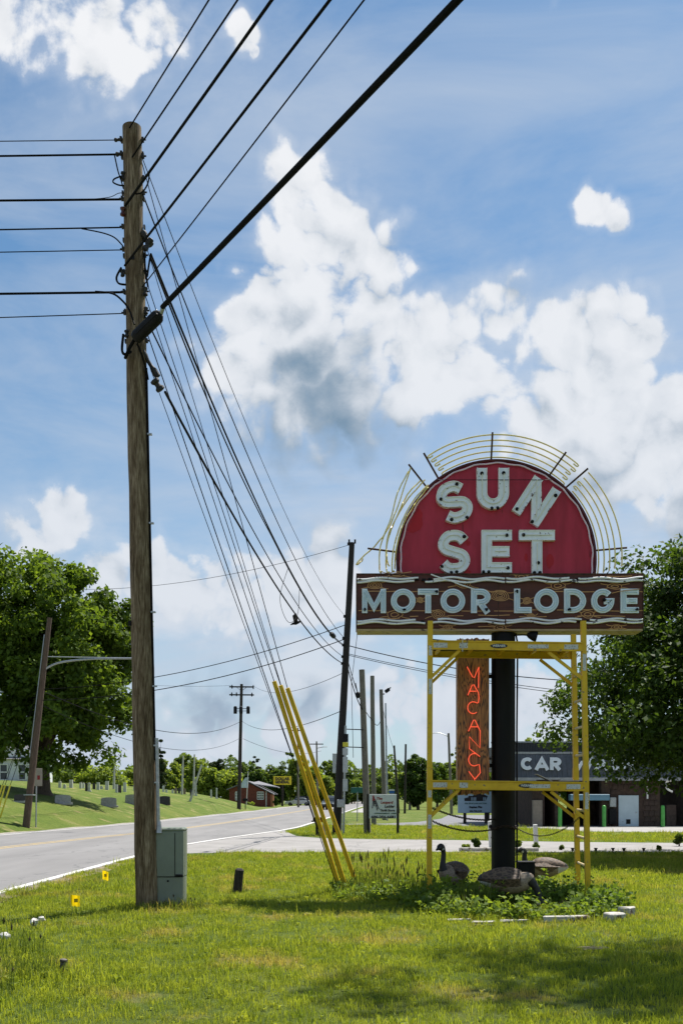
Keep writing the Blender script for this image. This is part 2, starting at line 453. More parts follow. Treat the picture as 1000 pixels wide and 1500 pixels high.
# ---- strokes: lettering built from centre lines in photo units on a plane
def catmull(pts, k=6):
    out = []
    n = len(pts)
    for i in range(n - 1):
        p0 = pts[max(i - 1, 0)]; p1 = pts[i]; p2 = pts[i + 1]; p3 = pts[min(i + 2, n - 1)]
        for j in range(k):
            t = j / k
            out.append(tuple(.5 * ((2 * b) + (-a + c) * t + (2 * a - 5 * b + 4 * c - d) * t * t + (-a + 3 * b - 3 * c + d) * t ** 3) for a, b, c, d in zip(p0, p1, p2, p3)))
    out.append(tuple(pts[-1])); return out
def arc(cx, cy, rx, ry, a0, a1, n=14):
    return [(cx + rx * math.cos(R(a0 + (a1 - a0) * i / n)), cy + ry * math.sin(R(a0 + (a1 - a0) * i / n))) for i in range(n + 1)]
def glyph(ch, x0, y0, x1, y1, w):
    """centre lines of a letter filling the box; y runs down. Returns [(path, closed)]"""
    h = w / 2; W = x1 - x0; H = y1 - y0; xm = (x0 + x1) / 2; ym = (y0 + y1) / 2
    l, r, t, b = x0 + h, x1 - h, y0 + h, y1 - h
    if ch == 'S':
        u = [(.96, .17), (.76, .035), (.5, 0), (.2, .05), (.02, .24), (.13, .41), (.5, .5), (.87, .59), (.98, .77), (.82, .95), (.5, 1), (.24, .97), (.03, .84)]
        return [(catmull([(l + a * (r - l), t + c * (b - t)) for a, c in u], 5), False)]
    if ch == 'U': return [([(l, y0)] + [(l, y1 - W * .5)] + arc(xm, y1 - W * .5, (r - l) / 2, W * .5 - h, 180, 0, 16)[1:-1] + [(r, y1 - W * .5), (r, y0)], False)]
    if ch == 'N': return [([(l, y1), (l, y0)], False), ([(r, y1), (r, y0)], False), ([(l, y0 + h * .8), (r, y1 - h * .8)], False)]
    if ch == 'E': return [([(x1, t), (l, t), (l, b), (x1, b)], False), ([(l + h, ym), (x1 - W * .08, ym)], False)]
    if ch == 'T': return [([(x0, t), (x1, t)], False), ([(xm, t + h), (xm, y1)], False)]
    if ch == 'L': return [([(l, y0), (l, b), (x1, b)], False)]
    if ch == 'O': return [(arc(xm, ym, (r - l) / 2, (b - t) / 2, 0, 360, 36)[:-1], True)]
    if ch == 'M': return [([(l, y1), (l, y0)], False), ([(r, y1), (r, y0)], False), ([(l, y0 + h * .7), (xm, y1 - H * .22), (r, y0 + h * .7)], False)]
    if ch == 'W': return [([(x0 + h * .8, y0), (x0 + W * .28, y1 - h), (xm, y0 + H * .2), (x0 + W * .72, y1 - h), (x1 - h * .8, y0)], False)]
    if ch == 'D': return [([(l, t), (xm - W * .12, t)] + arc(xm - W * .12, ym, r - xm + W * .12, (b - t) / 2, -90, 90, 18)[1:-1] + [(xm - W * .12, b), (l, b)], True)]
    if ch == 'R':
        yb = y0 + H * .56
        return [([(l, y1), (l, t), (xm, t)] + arc(xm, (t + yb) / 2, r - xm, (yb - t) / 2, -90, 90, 12)[1:-1] + [(xm, yb), (l + h, yb)], False), ([(xm, yb + h * .4), (x1 - h * .9, y1)], False)]
    if ch == 'G':
        a = arc(xm, ym, (r - l) / 2, (b - t) / 2, -42, -350, 30)
        return [(a + [(r, ym + h * .1), (xm + W * .06, ym + h * .1)], False)]
    if ch == 'C': return [(arc(xm, ym, (r - l) / 2, (b - t) / 2, -45, -315, 28), False)]
    if ch == 'A': return [([(x0 + h * .7, y1), (xm, y0 + h * .9), (x1 - h * .7, y1)], False), ([(x0 + W * .24, y1 - H * .30), (x1 - W * .24, y1 - H * .30)], False)]
    if ch == 'H': return [([(l, y0), (l, y1)], False), ([(r, y0), (r, y1)], False), ([(l + h, ym), (r - h, ym)], False)]
    return []
def offset_path(path, closed, d):
    n = len(path); out = []
    for i in range(n):
        p = Vector(path[i])
        a = Vector(path[i - 1]) if (i > 0 or closed) else None
        c = Vector(path[(i + 1) % n]) if (i < n - 1 or closed) else None
        d1 = (p - a).normalized() if a is not None and (p - a).length > 1e-6 else None
        d2 = (c - p).normalized() if c is not None and (c - p).length > 1e-6 else None
        d1 = d1 or d2; d2 = d2 or d1
        n1 = Vector((-d1.y, d1.x)); n2 = Vector((-d2.y, d2.x)); m = n1 + n2
        if m.length < .2: m = n1
        m.normalize(); k = 1.0 / max(m.dot(n1), .58)
        out.append(p + m * (d * k))
    return out
def band(mb, path, closed, w, plane, z0, z1, mi=0):
    """flat stroke of width w standing from height z0 to z1 above the plane; plane(x, y, z) gives the place"""
    A = offset_path(path, closed, w / 2); B = offset_path(path, closed, -w / 2); n = len(path)
    vs = []
    for a, b in zip(A, B):
        vs += [plane(a.x, a.y, z1), plane(b.x, b.y, z1), plane(b.x, b.y, z0), plane(a.x, a.y, z0)]
    fs = []
    for i in range(n if closed else n - 1):
        j = (i + 1) % n
        for k in range(4):
            k2 = (k + 1) % 4; fs.append((i * 4 + k, i * 4 + k2, j * 4 + k2, j * 4 + k))
    if not closed:
        fs.append((0, 3, 2, 1)); m = (n - 1) * 4; fs.append((m, m + 1, m + 2, m + 3))
    mb.add(vs, fs, mi)

# ------------------------------------------------------------------ ground, roads
def ground_material():
    m = bpy.data.materials.new('lawn'); m.use_nodes = True; nt = m.node_tree; L = nt.links; b = nt.nodes['Principled BSDF']
    b.inputs['Roughness'].default_value = .95; b.inputs['Specular IOR Level'].default_value = .15
    g = mk(nt, 'ShaderNodeNewGeometry')
    def nz(s, d=5, r=.6):
        n = mk(nt, 'ShaderNodeTexNoise'); n.inputs['Scale'].default_value = s; n.inputs['Detail'].default_value = d; n.inputs['Roughness'].default_value = r
        L.new(g.outputs['Position'], n.inputs[0]); return n.outputs['Fac']
    def ramp(f, p0, c0, p1, c1):
        r = mk(nt, 'ShaderNodeValToRGB'); e = r.color_ramp.elements; e[0].position = p0; e[1].position = p1; e[0].color = (*c0, 1); e[1].color = (*c1, 1)
        L.new(f, r.inputs[0]); return r.outputs[0]
    def mix(f, a, c):
        x = mk(nt, 'ShaderNodeMix', data_type='RGBA'); L.new(f, x.inputs[0]); L.new(a, x.inputs[6])
        if isinstance(c, tuple): x.inputs[7].default_value = (*c, 1)
        else: L.new(c, x.inputs[7])
        return x.outputs[2]
    base = ramp(nz(5.0, 8, .7), .32, (.050, .085, .012), .68, (.120, .165, .026))
    wide = ramp(nz(.22, 4), .42, (0, 0, 0), .70, (1, 1, 1))
    base = mix(wide, base, ramp(nz(9.0, 6), .3, (.10, .13, .024), .7, (.17, .185, .042)))
    dry = ramp(nz(.75, 5, .65), .56, (0, 0, 0), .70, (1, 1, 1))
    base = mix(dry, base, (.27, .22, .10))
    L.new(base, b.inputs['Base Color'])
    bp = mk(nt, 'ShaderNodeBump'); bp.inputs['Strength'].default_value = .9; bp.inputs['Distance'].default_value = .10
    L.new(nz(11.0, 9, .75), bp.inputs['Height']); L.new(bp.outputs[0], b.inputs['Normal'])
    return m
lawn_m = ground_material()
ys = np.unique(np.concatenate([np.linspace(-60, 30, 46), np.linspace(30, 160, 110), np.geomspace(160, 3000, 30)]))
xs = np.unique(np.concatenate([-np.geomspace(60, 3000, 16), np.linspace(-60, 30, 121), np.geomspace(30, 3000, 18)]))
gx, gy = np.meshgrid(xs, ys); gz = terrain(gx, gy)
def grid_mesh(name, gx, gy, gz, mat):
    me = bpy.data.meshes.new(name); ny, nx = gx.shape
    v = np.stack([gx, gy, gz], -1).reshape(-1, 3)
    i = np.arange(ny * nx).reshape(ny, nx)
    q = np.stack([i[:-1, :-1], i[:-1, 1:], i[1:, 1:], i[1:, :-1]], -1).reshape(-1, 4)
    me.from_pydata(v.tolist(), [], q.tolist()); me.materials.append(mat); me.polygons.foreach_set('use_smooth', [True] * len(me.polygons)); me.update()
    o = bpy.data.objects.new(name, me); COL.objects.link(o); return o
tag(grid_mesh('ground', gx, gy, gz, lawn_m), kind='structure')

def road_material(name, c1, c2, crack=(.10, .10, .10), streak=True):
    m = bpy.data.materials.new(name); m.use_nodes = True; nt = m.node_tree; L = nt.links; b = nt.nodes['Principled BSDF']
    b.inputs['Roughness'].default_value = .88
    g = mk(nt, 'ShaderNodeNewGeometry')
    mp = mk(nt, 'ShaderNodeMapping'); L.new(g.outputs['Position'], mp.inputs[0]); mp.inputs['Scale'].default_value = (1.0, .16, 1.0) if streak else (1, 1, 1)
    n1 = mk(nt, 'ShaderNodeTexNoise'); n1.inputs['Scale'].default_value = .9; n1.inputs['Detail'].default_value = 7; L.new(mp.outputs[0], n1.inputs[0])
    n2 = mk(nt, 'ShaderNodeTexNoise'); n2.inputs['Scale'].default_value = 60; n2.inputs['Detail'].default_value = 3; L.new(g.outputs['Position'], n2.inputs[0])
    r = mk(nt, 'ShaderNodeValToRGB'); e = r.color_ramp.elements; e[0].position = .3; e[1].position = .7; e[0].color = (*c2, 1); e[1].color = (*c1, 1)
    ad = mk(nt, 'ShaderNodeMath', operation='MULTIPLY_ADD'); ad.inputs[1].default_value = .35; L.new(n2.outputs['Fac'], ad.inputs[0])
    sb = mk(nt, 'ShaderNodeMath', operation='ADD'); sb.inputs[1].default_value = -.175; L.new(n1.outputs['Fac'], sb.inputs[0]); L.new(sb.outputs[0], ad.inputs[2]); L.new(ad.outputs[0], r.inputs[0])
    v = mk(nt, 'ShaderNodeTexVoronoi', feature='DISTANCE_TO_EDGE'); v.inputs['Scale'].default_value = .23
    wn = mk(nt, 'ShaderNodeTexNoise'); wn.inputs['Scale'].default_value = .8; wn.inputs['Detail'].default_value = 6; L.new(g.outputs['Position'], wn.inputs[0])
    vm = mk(nt, 'ShaderNodeVectorMath', operation='MULTIPLY_ADD'); vm.inputs[1].default_value = (2.2, 2.2, 0); L.new(wn.outputs['Color'], vm.inputs[0]); L.new(g.outputs['Position'], vm.inputs[2]); L.new(vm.outputs[0], v.inputs[0])
    mr = mk(nt, 'ShaderNodeMapRange'); mr.inputs[1].default_value = 0.002; mr.inputs[2].default_value = .008; mr.inputs[3].default_value = .75; mr.inputs[4].default_value = 0
    L.new(v.outputs['Distance'], mr.inputs[0])
    mx = mk(nt, 'ShaderNodeMix', data_type='RGBA'); L.new(mr.outputs[0], mx.inputs[0]); L.new(r.outputs[0], mx.inputs[6]); mx.inputs[7].default_value = (*crack, 1)
    L.new(mx.outputs[2], b.inputs['Base Color'])
    bp = mk(nt, 'ShaderNodeBump'); bp.inputs['Strength'].default_value = .25; bp.inputs['Distance'].default_value = .01; L.new(n2.outputs['Fac'], bp.inputs['Height']); L.new(bp.outputs[0], b.inputs['Normal'])
    return m
road_m = road_material('road_asphalt', (.20, .193, .190), (.145, .140, .138))
side_m = road_material('side_asphalt', (.27, .255, .245), (.20, .19, .18), streak=False)
lot_m = road_material('lot_asphalt', (.17, .168, .18), (.12, .12, .13), streak=False)
conc_m = road_material('concrete_slab', (.32, .305, .285), (.24, .23, .215), streak=False)
line_w = M('road_paint_white', (.70, .69, .66), (.48, .46, .44), 3, .8, world=True, spots=((.30, .29, .28), 9, .66))
line_y = M('road_paint_yellow', (.48, .34, .12), (.36, .28, .16), 3, .8, world=True)

def strip(name, yv, a, b, z, mat, nx=1):
    yv = np.asarray(yv); A = np.asarray(a); B = np.asarray(b)
    t = np.linspace(0, 1, nx + 1)[None, :]
    X = A[:, None] * (1 - t) + B[:, None] * t; Y = np.repeat(yv[:, None], nx + 1, 1)
    o = grid_mesh(name, X, Y, np.full_like(X, z), mat); return tag(o, kind='structure')
ry = np.concatenate([np.linspace(-60, 150, 106), np.geomspace(152, 900, 30)])
strip('main_road', ry, XL(ry), XR(ry) - .12, .008, road_m)
# a worn gravel shoulder between the asphalt and the far lawn
strip('gravel_shoulder', ry, XL(ry) - .9 - .5 * np.sin(ry * .13), XL(ry) + .02, .004, M('gravel', (.36, .33, .28), (.24, .21, .16), 3, .95, .6, world=True))
strip('dirt_verge', ry[ry < 26.5], XR(ry[ry < 26.5]) - .2, XR(ry[ry < 26.5]) + .22 + .12 * np.sin(ry[ry < 26.5] * 2.3), .0055, M('dirt', (.24, .19, .13), (.12, .095, .065), 5, .95, .8, world=True))
yl = np.concatenate([np.linspace(-40, 150, 120), np.geomspace(152, 500, 16)])
strip('edge_line', yl, XR(yl) - .34, XR(yl) - .18, .0125, line_w)
strip('edge_line', yl, XL(yl) + .5, XL(yl) + .64, .0125, line_w)
mid = (XL(yl) * .5 + XR(yl) * .5)
strip('centre_line', yl, mid - .22, mid - .10, .0125, line_y)
strip('centre_line', yl, mid + .10, mid + .22, .0125, line_y)
def sheet(name, poly, z, mat):
    mb = MB(); mb.add([(x, y, z) for x, y in poly], [tuple(range(len(poly)))])
    o = mb.build(name, mat, fix=False); 
    me = o.data; bm = bmesh.new(); bm.from_mesh(me)
    for f in bm.faces:
        if f.normal.z < 0: f.normal_flip()
    bmesh.ops.triangulate(bm, faces=list(bm.faces)); bm.to_mesh(me); bm.free()
    return tag(o, kind='structure')
# side street that opens off the main road
cor1 = [(-5.4, 24.2), (-5.05, 25.3), (-4.6, 26.2), (-3.8, 26.8), (-2.5, 27.1), (2, 27.3), (12, 27.0), (70, 27.0)]
cor2 = [(70, 31.5), (14, 32.0), (8, 33.3), (4, 34.8), (1, 35.6), (-.8, 36.6), (-1.7, 38.3), (-2.15, 41.5), (-2.6, 45.5), (-6, 45.5), (-6, 24.2)]
sheet('side_road', cor1 + cor2, .004, side_m)
sheet('parking_lot', [(.2, 54), (2.0, 53.4), (5, 52.4), (8, 51), (9.6, 47), (10.5, 43.2), (13, 42.4), (70, 42), (70, 84), (9, 84), (7, 70), (4.6, 60.5), (2.5, 57), (.3, 56.2), (-1.2, 56), (-1.4, 54)], .004, lot_m)
sheet('concrete_apron', [(9.9, 48), (10.9, 43.5), (13.2, 42.8), (69, 42.5), (69, 51), (9.3, 51)], .008, conc_m)
sheet('driveway', [(.9, 100), (2.2, 98), (7.5, 170), (12, 260), (9, 260), (4, 160)], .006, conc_m)

# ------------------------------------------------------------------ grass blades
grass_m = leafmat('grass_blade', (.285, .325, .052), (.075, .135, .015), .5, .6)
def lawn_blade_material():
    """same greens as the sheet below: blades take the dry patches too"""
    nt = grass_m.node_tree; L = nt.links
    r = [n for n in nt.nodes if n.type == 'VALTORGB'][0]
    g = [n for n in nt.nodes if n.type == 'NEW_GEOMETRY'][0]
    nz = mk(nt, 'ShaderNodeTexNoise'); nz.inputs['Scale'].default_value = .75; nz.inputs['Detail'].default_value = 5; nz.inputs['Roughness'].default_value = .65
    L.new(g.outputs['Position'], nz.inputs[0])
    rr = mk(nt, 'ShaderNodeValToRGB'); e = rr.color_ramp.elements; e[0].position = .54; e[1].position = .68; e[0].color = (0, 0, 0, 1); e[1].color = (.85, .85, .85, 1)
    L.new(nz.outputs['Fac'], rr.inputs[0])
    mx = mk(nt, 'ShaderNodeMix', data_type='RGBA'); L.new(rr.outputs[0], mx.inputs[0]); L.new(r.outputs[0], mx.inputs[6]); mx.inputs[7].default_value = (.36, .29, .13, 1)
    for l in list(r.outputs[0].links):
        if l.to_node != mx:
            s = l.to_socket; L.remove(l); L.new(mx.outputs[2], s)
lawn_blade_material()
grass_m.node_tree.nodes['Noise Texture'].inputs['Scale'].default_value = 2.6

def tuft(nb, rad, hmin, hmax, wd, lean):
    v = []; f = []
    for i in range(nb):
        a = random.uniform(0, 6.283); rr = rad * math.sqrt(random.random()); x, y = rr * math.cos(a), rr * math.sin(a)
        h = random.uniform(hmin, hmax); la = random.uniform(0, 6.283); ll = random.uniform(.1, 1) * lean * h; wa = random.uniform(0, 6.283)
        wx, wy = math.cos(wa) * wd / 2, math.sin(wa) * wd / 2; lx, ly = math.cos(la) * ll, math.sin(la) * ll
        k = len(v)
        v += [(x - wx, y - wy, -.01), (x + wx, y + wy, -.01), (x + lx * .35 + wx * .8, y + ly * .35 + wy * .8, h * .6), (x + lx * .35 - wx * .8, y + ly * .35 - wy * .8, h * .6), (x + lx, y + ly, h * random.uniform(.8, 1))]
        f += [(k, k + 1, k + 2, k + 3), (k + 3, k + 2, k + 4)]
    return v, f
def scatter(name, tufts, pts, scl, mat):
    """one object: tuft templates plus scatter points in the same mesh; geometry nodes set a tuft on every point"""
    v = []; f = []; tid = []
    for i, (tv, tf) in enumerate(tufts):
        k = len(v); v += tv; f += [tuple(a + k for a in q) for q in tf]; tid += [i] * len(tv)
    n0 = len(v); v += [tuple(p) for p in pts]
    me = bpy.data.meshes.new(name); me.from_pydata(v, [], f); me.materials.append(mat)
    a = me.attributes.new('tid', 'INT', 'POINT'); a.data.foreach_set('value', np.array(tid + [-1] * len(pts), np.int32))
    s = me.attributes.new('scl', 'FLOAT', 'POINT'); s.data.foreach_set('value', np.concatenate([np.ones(n0), scl]).astype(np.float32))
    o = bpy.data.objects.new(name, me); COL.objects.link(o)
    nt = bpy.data.node_groups.new(name + '_nodes', 'GeometryNodeTree'); L = nt.links
    nt.interface.new_socket('Geometry', in_out='INPUT', socket_type='NodeSocketGeometry'); nt.interface.new_socket('Geometry', in_out='OUTPUT', socket_type='NodeSocketGeometry')
    gi = mk(nt, 'NodeGroupInput'); go = mk(nt, 'NodeGroupOutput')
    ta = mk(nt, 'GeometryNodeInputNamedAttribute', data_type='INT'); ta.inputs['Name'].default_value = 'tid'
    sa = mk(nt, 'GeometryNodeInputNamedAttribute', data_type='FLOAT'); sa.inputs['Name'].default_value = 'scl'
    def sep(val):
        c = mk(nt, 'FunctionNodeCompare', data_type='INT', operation='EQUAL'); L.new(ta.outputs['Attribute'], c.inputs[2]); c.inputs[3].default_value = val
        g = mk(nt, 'GeometryNodeSeparateGeometry', domain='POINT'); L.new(gi.outputs[0], g.inputs[0]); L.new(c.outputs[0], g.inputs[1]); return g.outputs[0]
    inst = mk(nt, 'GeometryNodeGeometryToInstance')
    for i in range(len(tufts)): L.new(sep(i), inst.inputs[0])
    iop = mk(nt, 'GeometryNodeInstanceOnPoints'); L.new(sep(-1), iop.inputs['Points']); L.new(inst.outputs[0], iop.inputs['Instance'])
    iop.inputs['Pick Instance'].default_value = True
    rn = mk(nt, 'FunctionNodeRandomValue', data_type='INT'); rn.inputs[4].default_value = 0; rn.inputs[5].default_value = len(tufts) - 1; rn.inputs['Seed'].default_value = 3
    L.new(rn.outputs[2], iop.inputs['Instance Index'])
    rv = mk(nt, 'FunctionNodeRandomValue', data_type='FLOAT_VECTOR'); rv.inputs[0].default_value = (-.12, -.12, 0); rv.inputs[1].default_value = (.12, .12, 6.283)
    L.new(rv.outputs[0], iop.inputs['Rotation']); L.new(sa.outputs['Attribute'], iop.inputs['Scale'])
    L.new(iop.outputs[0], go.inputs[0])
    md = o.modifiers.new('scatter', 'NODES'); md.node_group = nt
    return o
def vnoise(x, y, s, seed):
    g = np.random.default_rng(seed).random((80, 80)); u = (x / s) % 79; v = (y / s) % 79; i = u.astype(int); j = v.astype(int); a = u - i; b = v - j; a = a * a * (3 - 2 * a); b = b * b * (3 - 2 * b)
    return (g[i, j] * (1 - a) + g[i + 1, j] * a) * (1 - b) + (g[i, j + 1] * (1 - a) + g[i + 1, j + 1] * a) * b
def lawn_points():
    out = []; sc = []
    for (d0, d1, dens, s) in ((5.2, 10, 270, .85), (10, 16, 170, 1.0), (16, 27, 95, 1.25), (32, 54, 26, 1.7)):
        A = (d1 - d0) * (2 * (.36 * d1 + 2)); n = int(A * dens)
        y = NR.uniform(d0, d1, n); x = NR.uniform(-1, 1, n) * (.36 * d1 + 2)
        k = (np.abs(x) < .36 * y + 1.6)
        edge = XR(y) - .02 + .22 * np.sin(y * 3.1) * np.sin(y * 1.3)
        if d1 <= 27: k &= (x > edge) & (y < 26.9 - 1.6 * (x < -3.2)) & ((y < 25.2) | (x > -4.6))
        else: k &= (y > np.interp(x, [-2.2, -1.5, 1, 4, 8, 14, 25], [42, 38.2, 35.8, 35.0, 33.5, 32.2, 32])) & (y < np.interp(x, [-2, 0, 5, 8, 9.6, 10.5, 13, 25], [53.5, 53.7, 52.1, 50.5, 46.5, 43, 42.2, 42])) & (x > XR(y) + .3)
        x = x[k]; y = y[k]
        h = s * NR.uniform(.6, 1.25, len(x)) * (.55 + .55 * vnoise(x + 60, y, .33, 1) + .5 * vnoise(x + 60, y, 1.1, 2))
        far = np.hypot(x + 2.64, y - 13.5); h *= 1 + 1.0 * np.exp(-(far / .45) ** 2)          # unmown at the pole foot
        h *= 1 + 1.3 * np.exp(-(((x - .15) / .6) ** 2 + ((y - 15.3) / .8) ** 2))
        h *= 1 + .9 * np.exp(-((x - XR(y)) / .5) ** 2) * (y < 12) + .5 * np.exp(-((x + 2.4) / .9) ** 2 - ((y - 8.5) / .6) ** 2)
        out.append(np.stack([x, y, np.zeros_like(x)], -1)); sc.append(h)
    return np.concatenate(out), np.concatenate(sc)
gp, gs = lawn_points()
def rosette(n, r):
    v = []; f = []
    for i in range(n):
        a = 6.283 * i / n + random.uniform(-.3, .3); L_ = r * random.uniform(.7, 1.1); w_ = L_ * .32; c, s_ = math.cos(a), math.sin(a); k = len(v)
        v += [(0, 0, .005), (c * L_ * .55 - s_ * w_, s_ * L_ * .55 + c * w_, .035), (c * L_, s_ * L_, .028), (c * L_ * .55 + s_ * w_, s_ * L_ * .55 - c * w_, .035)]; f.append((k, k + 1, k + 2, k + 3))
    return v, f
tufts = [rosette(6, .038), tuft(5, .05, .09, .15, .005, .7)] + [tuft(13, .075, .025, .062, .0055, .8) for _ in range(18)] + [tuft(8, .06, .05, .10, .006, .6) for _ in range(6)]
lawn_o = scatter('lawn_grass', tufts, gp, gs, grass_m)
tag(lawn_o, 'short mown lawn with dry straw patches around the sign and pole', 'grass', kind='stuff')

# ------------------------------------------------------------------ the motel sign
SD = 15.35                                   # distance of the sign faces
K = SD / F
def sp(px, py, z=0.0):                       # a place on the sign face, z metres towards the viewer
    v = P(px, py, SD); v.y -= z; return v
SX = P(735, 1168, 15.7).x
SLOC = Vector((SX, 15.60, 0))
red_m = M('faded_red_enamel', (.52, .030, .066), (.33, .015, .034), 2.6, .55, .03, stretch=(2.2, 1, .45), contrast=(.25, .72), spots=((.20, .012, .02), 6, .70))
red_b = M('fresh_red_enamel', (.46, .004, .012), (.40, .003, .01), 3, .5)
brown_m = M('brown_enamel', (.105, .028, .016), (.062, .018, .011), 5, .6, .06, stretch=(.4, 1, 3))
tan_m = M('tan_paint', (.60, .33, .13), (.50, .26, .10), 9, .6)
cream_m = M('cream_trim', (.50, .38, .20), (.36, .26, .14), 7, .55, spots=((.12, .07, .04), 9, .62))
let_m = M('letter_enamel', (.86, .90, .95), (.76, .81, .87), 7, .38, .03, spots=((.17, .13, .10), 16, .665))
let_r = M('letter_rim', (.92, .91, .90), (.80, .78, .75), 12, .5, spots=((.13, .07, .05), 20, .62))
let_b = M('letter_blue_white', (.84, .91, .94), (.75, .84, .89), 8, .35, .03, spots=((.12, .10, .09), 18, .71))
tube_b = M('glass_tube_blue', (.50, .66, .75), (.44, .60, .70), 9, .15, spec=.6)
tube_y = M('glass_tube_yellow', (.84, .74, .34), (.74, .62, .24), 7, .18, spec=.6)
tube_w = M('glass_tube_white', (.90, .90, .90), (.80, .80, .80), 6, .3, spots=((.05, .045, .04), 9, .63))
tube_c = M('glass_tube_cream', (.84, .82, .70), (.74, .70, .55), 9, .2)
wave_m = M('lilac_tube', (.80, .66, .74), (.66, .50, .60), 9, .25)
rust_m = M('rusty_iron', (.10, .045, .025), (.03, .017, .012), 12, .8, .3)
post_m = M('black_post_paint', (.007, .0075, .008), (.011, .011, .011), 3, .55, .10, stretch=(2, 2, .6), spec=.15)

sign = thing('motel_sign', SLOC, 'old motel sign, red half disc over a brown log-painted board on a black post', 'sign')
# post
m = MB(SLOC); m.lathe((SX, 15.60, -.02), [(.185, 0), (.185, 4.2)], 28); m.lathe((SX, 15.60, .86), [(.193, 0), (.193, .012)], 28); m.lathe((SX, 15.60, 2.35), [(.191, 0), (.191, .02)], 28)
m.build('post', post_m, sign, smooth=True)
m = MB(SLOC)
m.tube([(SX + .203, 15.54, .25), (SX + .205, 15.54, 1.2), (SX + .203, 15.54, 2.6), (SX + .215, 15.54, 3.9), (SX + .20, 15.7, 4.15)], .014, 8)
m.build('conduit', black, sign, smooth=True)
# brown board
a = P(521.5, 840, SD); b = P(942, 921, SD)
zb, zt, xa, xb = b.z, a.z, a.x, b.x; TH = .42
m = MB(SLOC); m.bevbox(((xa + xb) / 2, SD + TH / 2, (zb + zt) / 2), (xb - xa, TH, zt - zb), .018)
board = m.build('sign_board', brown_m, sign)
m = MB(SLOC)
m.box(((xa + xb) / 2, SD + TH / 2 - .004, zb - .016), (xb - xa - .03, TH - .02, .030)); m.build('bottom_trim', cream_m, sign)
# seam between the two halves of the board, edge lips
m = MB(SLOC)
m.bar(sp(521.5, 841, .006), sp(942, 841, .006), .012, .02); m.bar(sp(522.5, 841, .005), sp(522.5, 920, .005), .012, .016); m.bar(sp(941, 841, .005), sp(941, 920, .005), .012, .016)
m.bar(sp(729.5, 843, .001), sp(729.5, 919, .001), .012, .006)
m.build('edge_lip', rust_m, sign)
# painted log grain on the board: knots, ticks, long lines
def pl(x, y, z): return sp(x, y, z)
def knot(cx, cy, rx, ry, rings, tails=True, seed=0):
    rnd = random.Random(seed); m = MB(SLOC)
    for i in range(rings):
        k = (i + 1) / rings
        pth = [(cx + rx * .62 * k * math.cos(t) * (1 + .1 * math.sin(3 * t + seed)), cy + ry * k * math.sin(t) * (1 + .12 * math.cos(2 * t + seed))) for t in [2 * math.pi * j / 18 for j in range(18)]]
        band(m, pth, True, 1.05, pl, .0005, .004 + .0005 * i)
    if tails:
        for s in (-1, 1):
            for dy in (-.9, .9):
                band(m, catmull([(cx + s * rx * .58, cy + dy * ry * .55), (cx + s * rx * .9, cy + dy * ry * (.55 + .5 * rnd.random())), (cx + s * rx * 1.25, cy + dy * ry * (.9 + .4 * rnd.random()))], 3), False, 1.0, pl, .0005, .0065)
    m.build('painted_knot', tan_m, board)
for i, kn in enumerate([(548.5, 857, 16, 6, 3), (580, 841.5, 18, 4, 2), (577.5, 900.5, 18, 6, 2), (641, 900, 15, 6, 3), (678, 855, 18, 6, 3), (615, 879, 7, 4, 3), (732, 872.5, 20, 8.5, 4), (771, 880, 9, 5, 3),
                          (816, 858, 17, 5, 2), (777, 903.5, 8, 4.5, 3), (860, 900, 15, 5, 2), (900, 859, 17, 4, 2), (732, 919, 14, 4, 2), (902, 918.5, 12, 3.5, 2), (655, 918.5, 10, 3, 2), (763, 844.5, 14, 3, 2)]):
    knot(*kn, seed=i)
grain = [(532, 866.5, 560), (565, 866.6, 596), (598, 866.8, 612), (640, 866.5, 668), (700, 866.5, 740), (525, 894.5, 560), (600, 894.5, 640), (675, 895, 715), (723, 895, 752), (775, 893.5, 800), (801, 866.8, 828), (850, 867, 870),
         (815, 893.5, 868), (870, 895, 908), (932, 867, 941), (934, 894.5, 941), (700, 901, 746), (760, 903.5, 800), (845, 902.5, 915), (600, 903, 612), (655, 902, 678), (888, 844, 925), (700, 918, 725), (560, 906, 585)]
for x0, y0, x1 in grain:
    m = MB(SLOC); band(m, [(x0, y0), ((x0 + x1) / 2, y0 + random.uniform(-.8, .8)), (x1, y0 + random.uniform(-.5, .5))], False, 1.15, pl, .0004, .0032); m.build('grain_line', tan_m, board)
# white wavy glass tubing, broken in places
def wavy(x0, x1, y, amp, ph, r=.0135, z=.05):
    n = int((x1 - x0) / 4)
    return [sp(x0 + (x1 - x0) * i / n, y + amp * math.sin(.11 * (x0 + (x1 - x0) * i / n) + ph) + .5 * math.sin(.31 * i + ph * 2), z) for i in range(n + 1)]
for x0, x1, y, ph in [(523, 612, 848.5, 0), (523, 606, 852.6, .6), (634, 738, 848.2, 1.2), (622, 738, 852.4, 1.8), (740, 832, 847.6, .3), (740, 842, 852, .9), (845, 939, 848.3, 2.0), (836, 939, 852.3, 2.5),
                      (523, 608, 909.5, .5), (523, 622, 913.4, 1.0), (640, 738, 909, 2.1), (631, 738, 913, 2.6), (740, 850, 908.3, 1.1), (740, 842, 912.3, 1.6), (862, 939, 908, 0), (856, 939, 911.8, .6)]:
    m = MB(SLOC); m.tube(wavy(x0, x1, y, 1.3, ph), .0165, 6); m.build('neon_tube', tube_w, board, smooth=True)
m = MB(SLOC); m.tube([sp(630, 843, .08), sp(650, 850, .07), sp(662, 853, .06), sp(672, 857, .05), sp(694, 864, .05)], .010, 6); m.build('broken_tube', tube_w, board, smooth=True)
m = MB(SLOC); m.tube([sp(894, 870, .05), sp(905, 867.5, .07), sp(935, 864, .06)], .006, 5); m.build('loose_wire', tan_m, board, smooth=True)
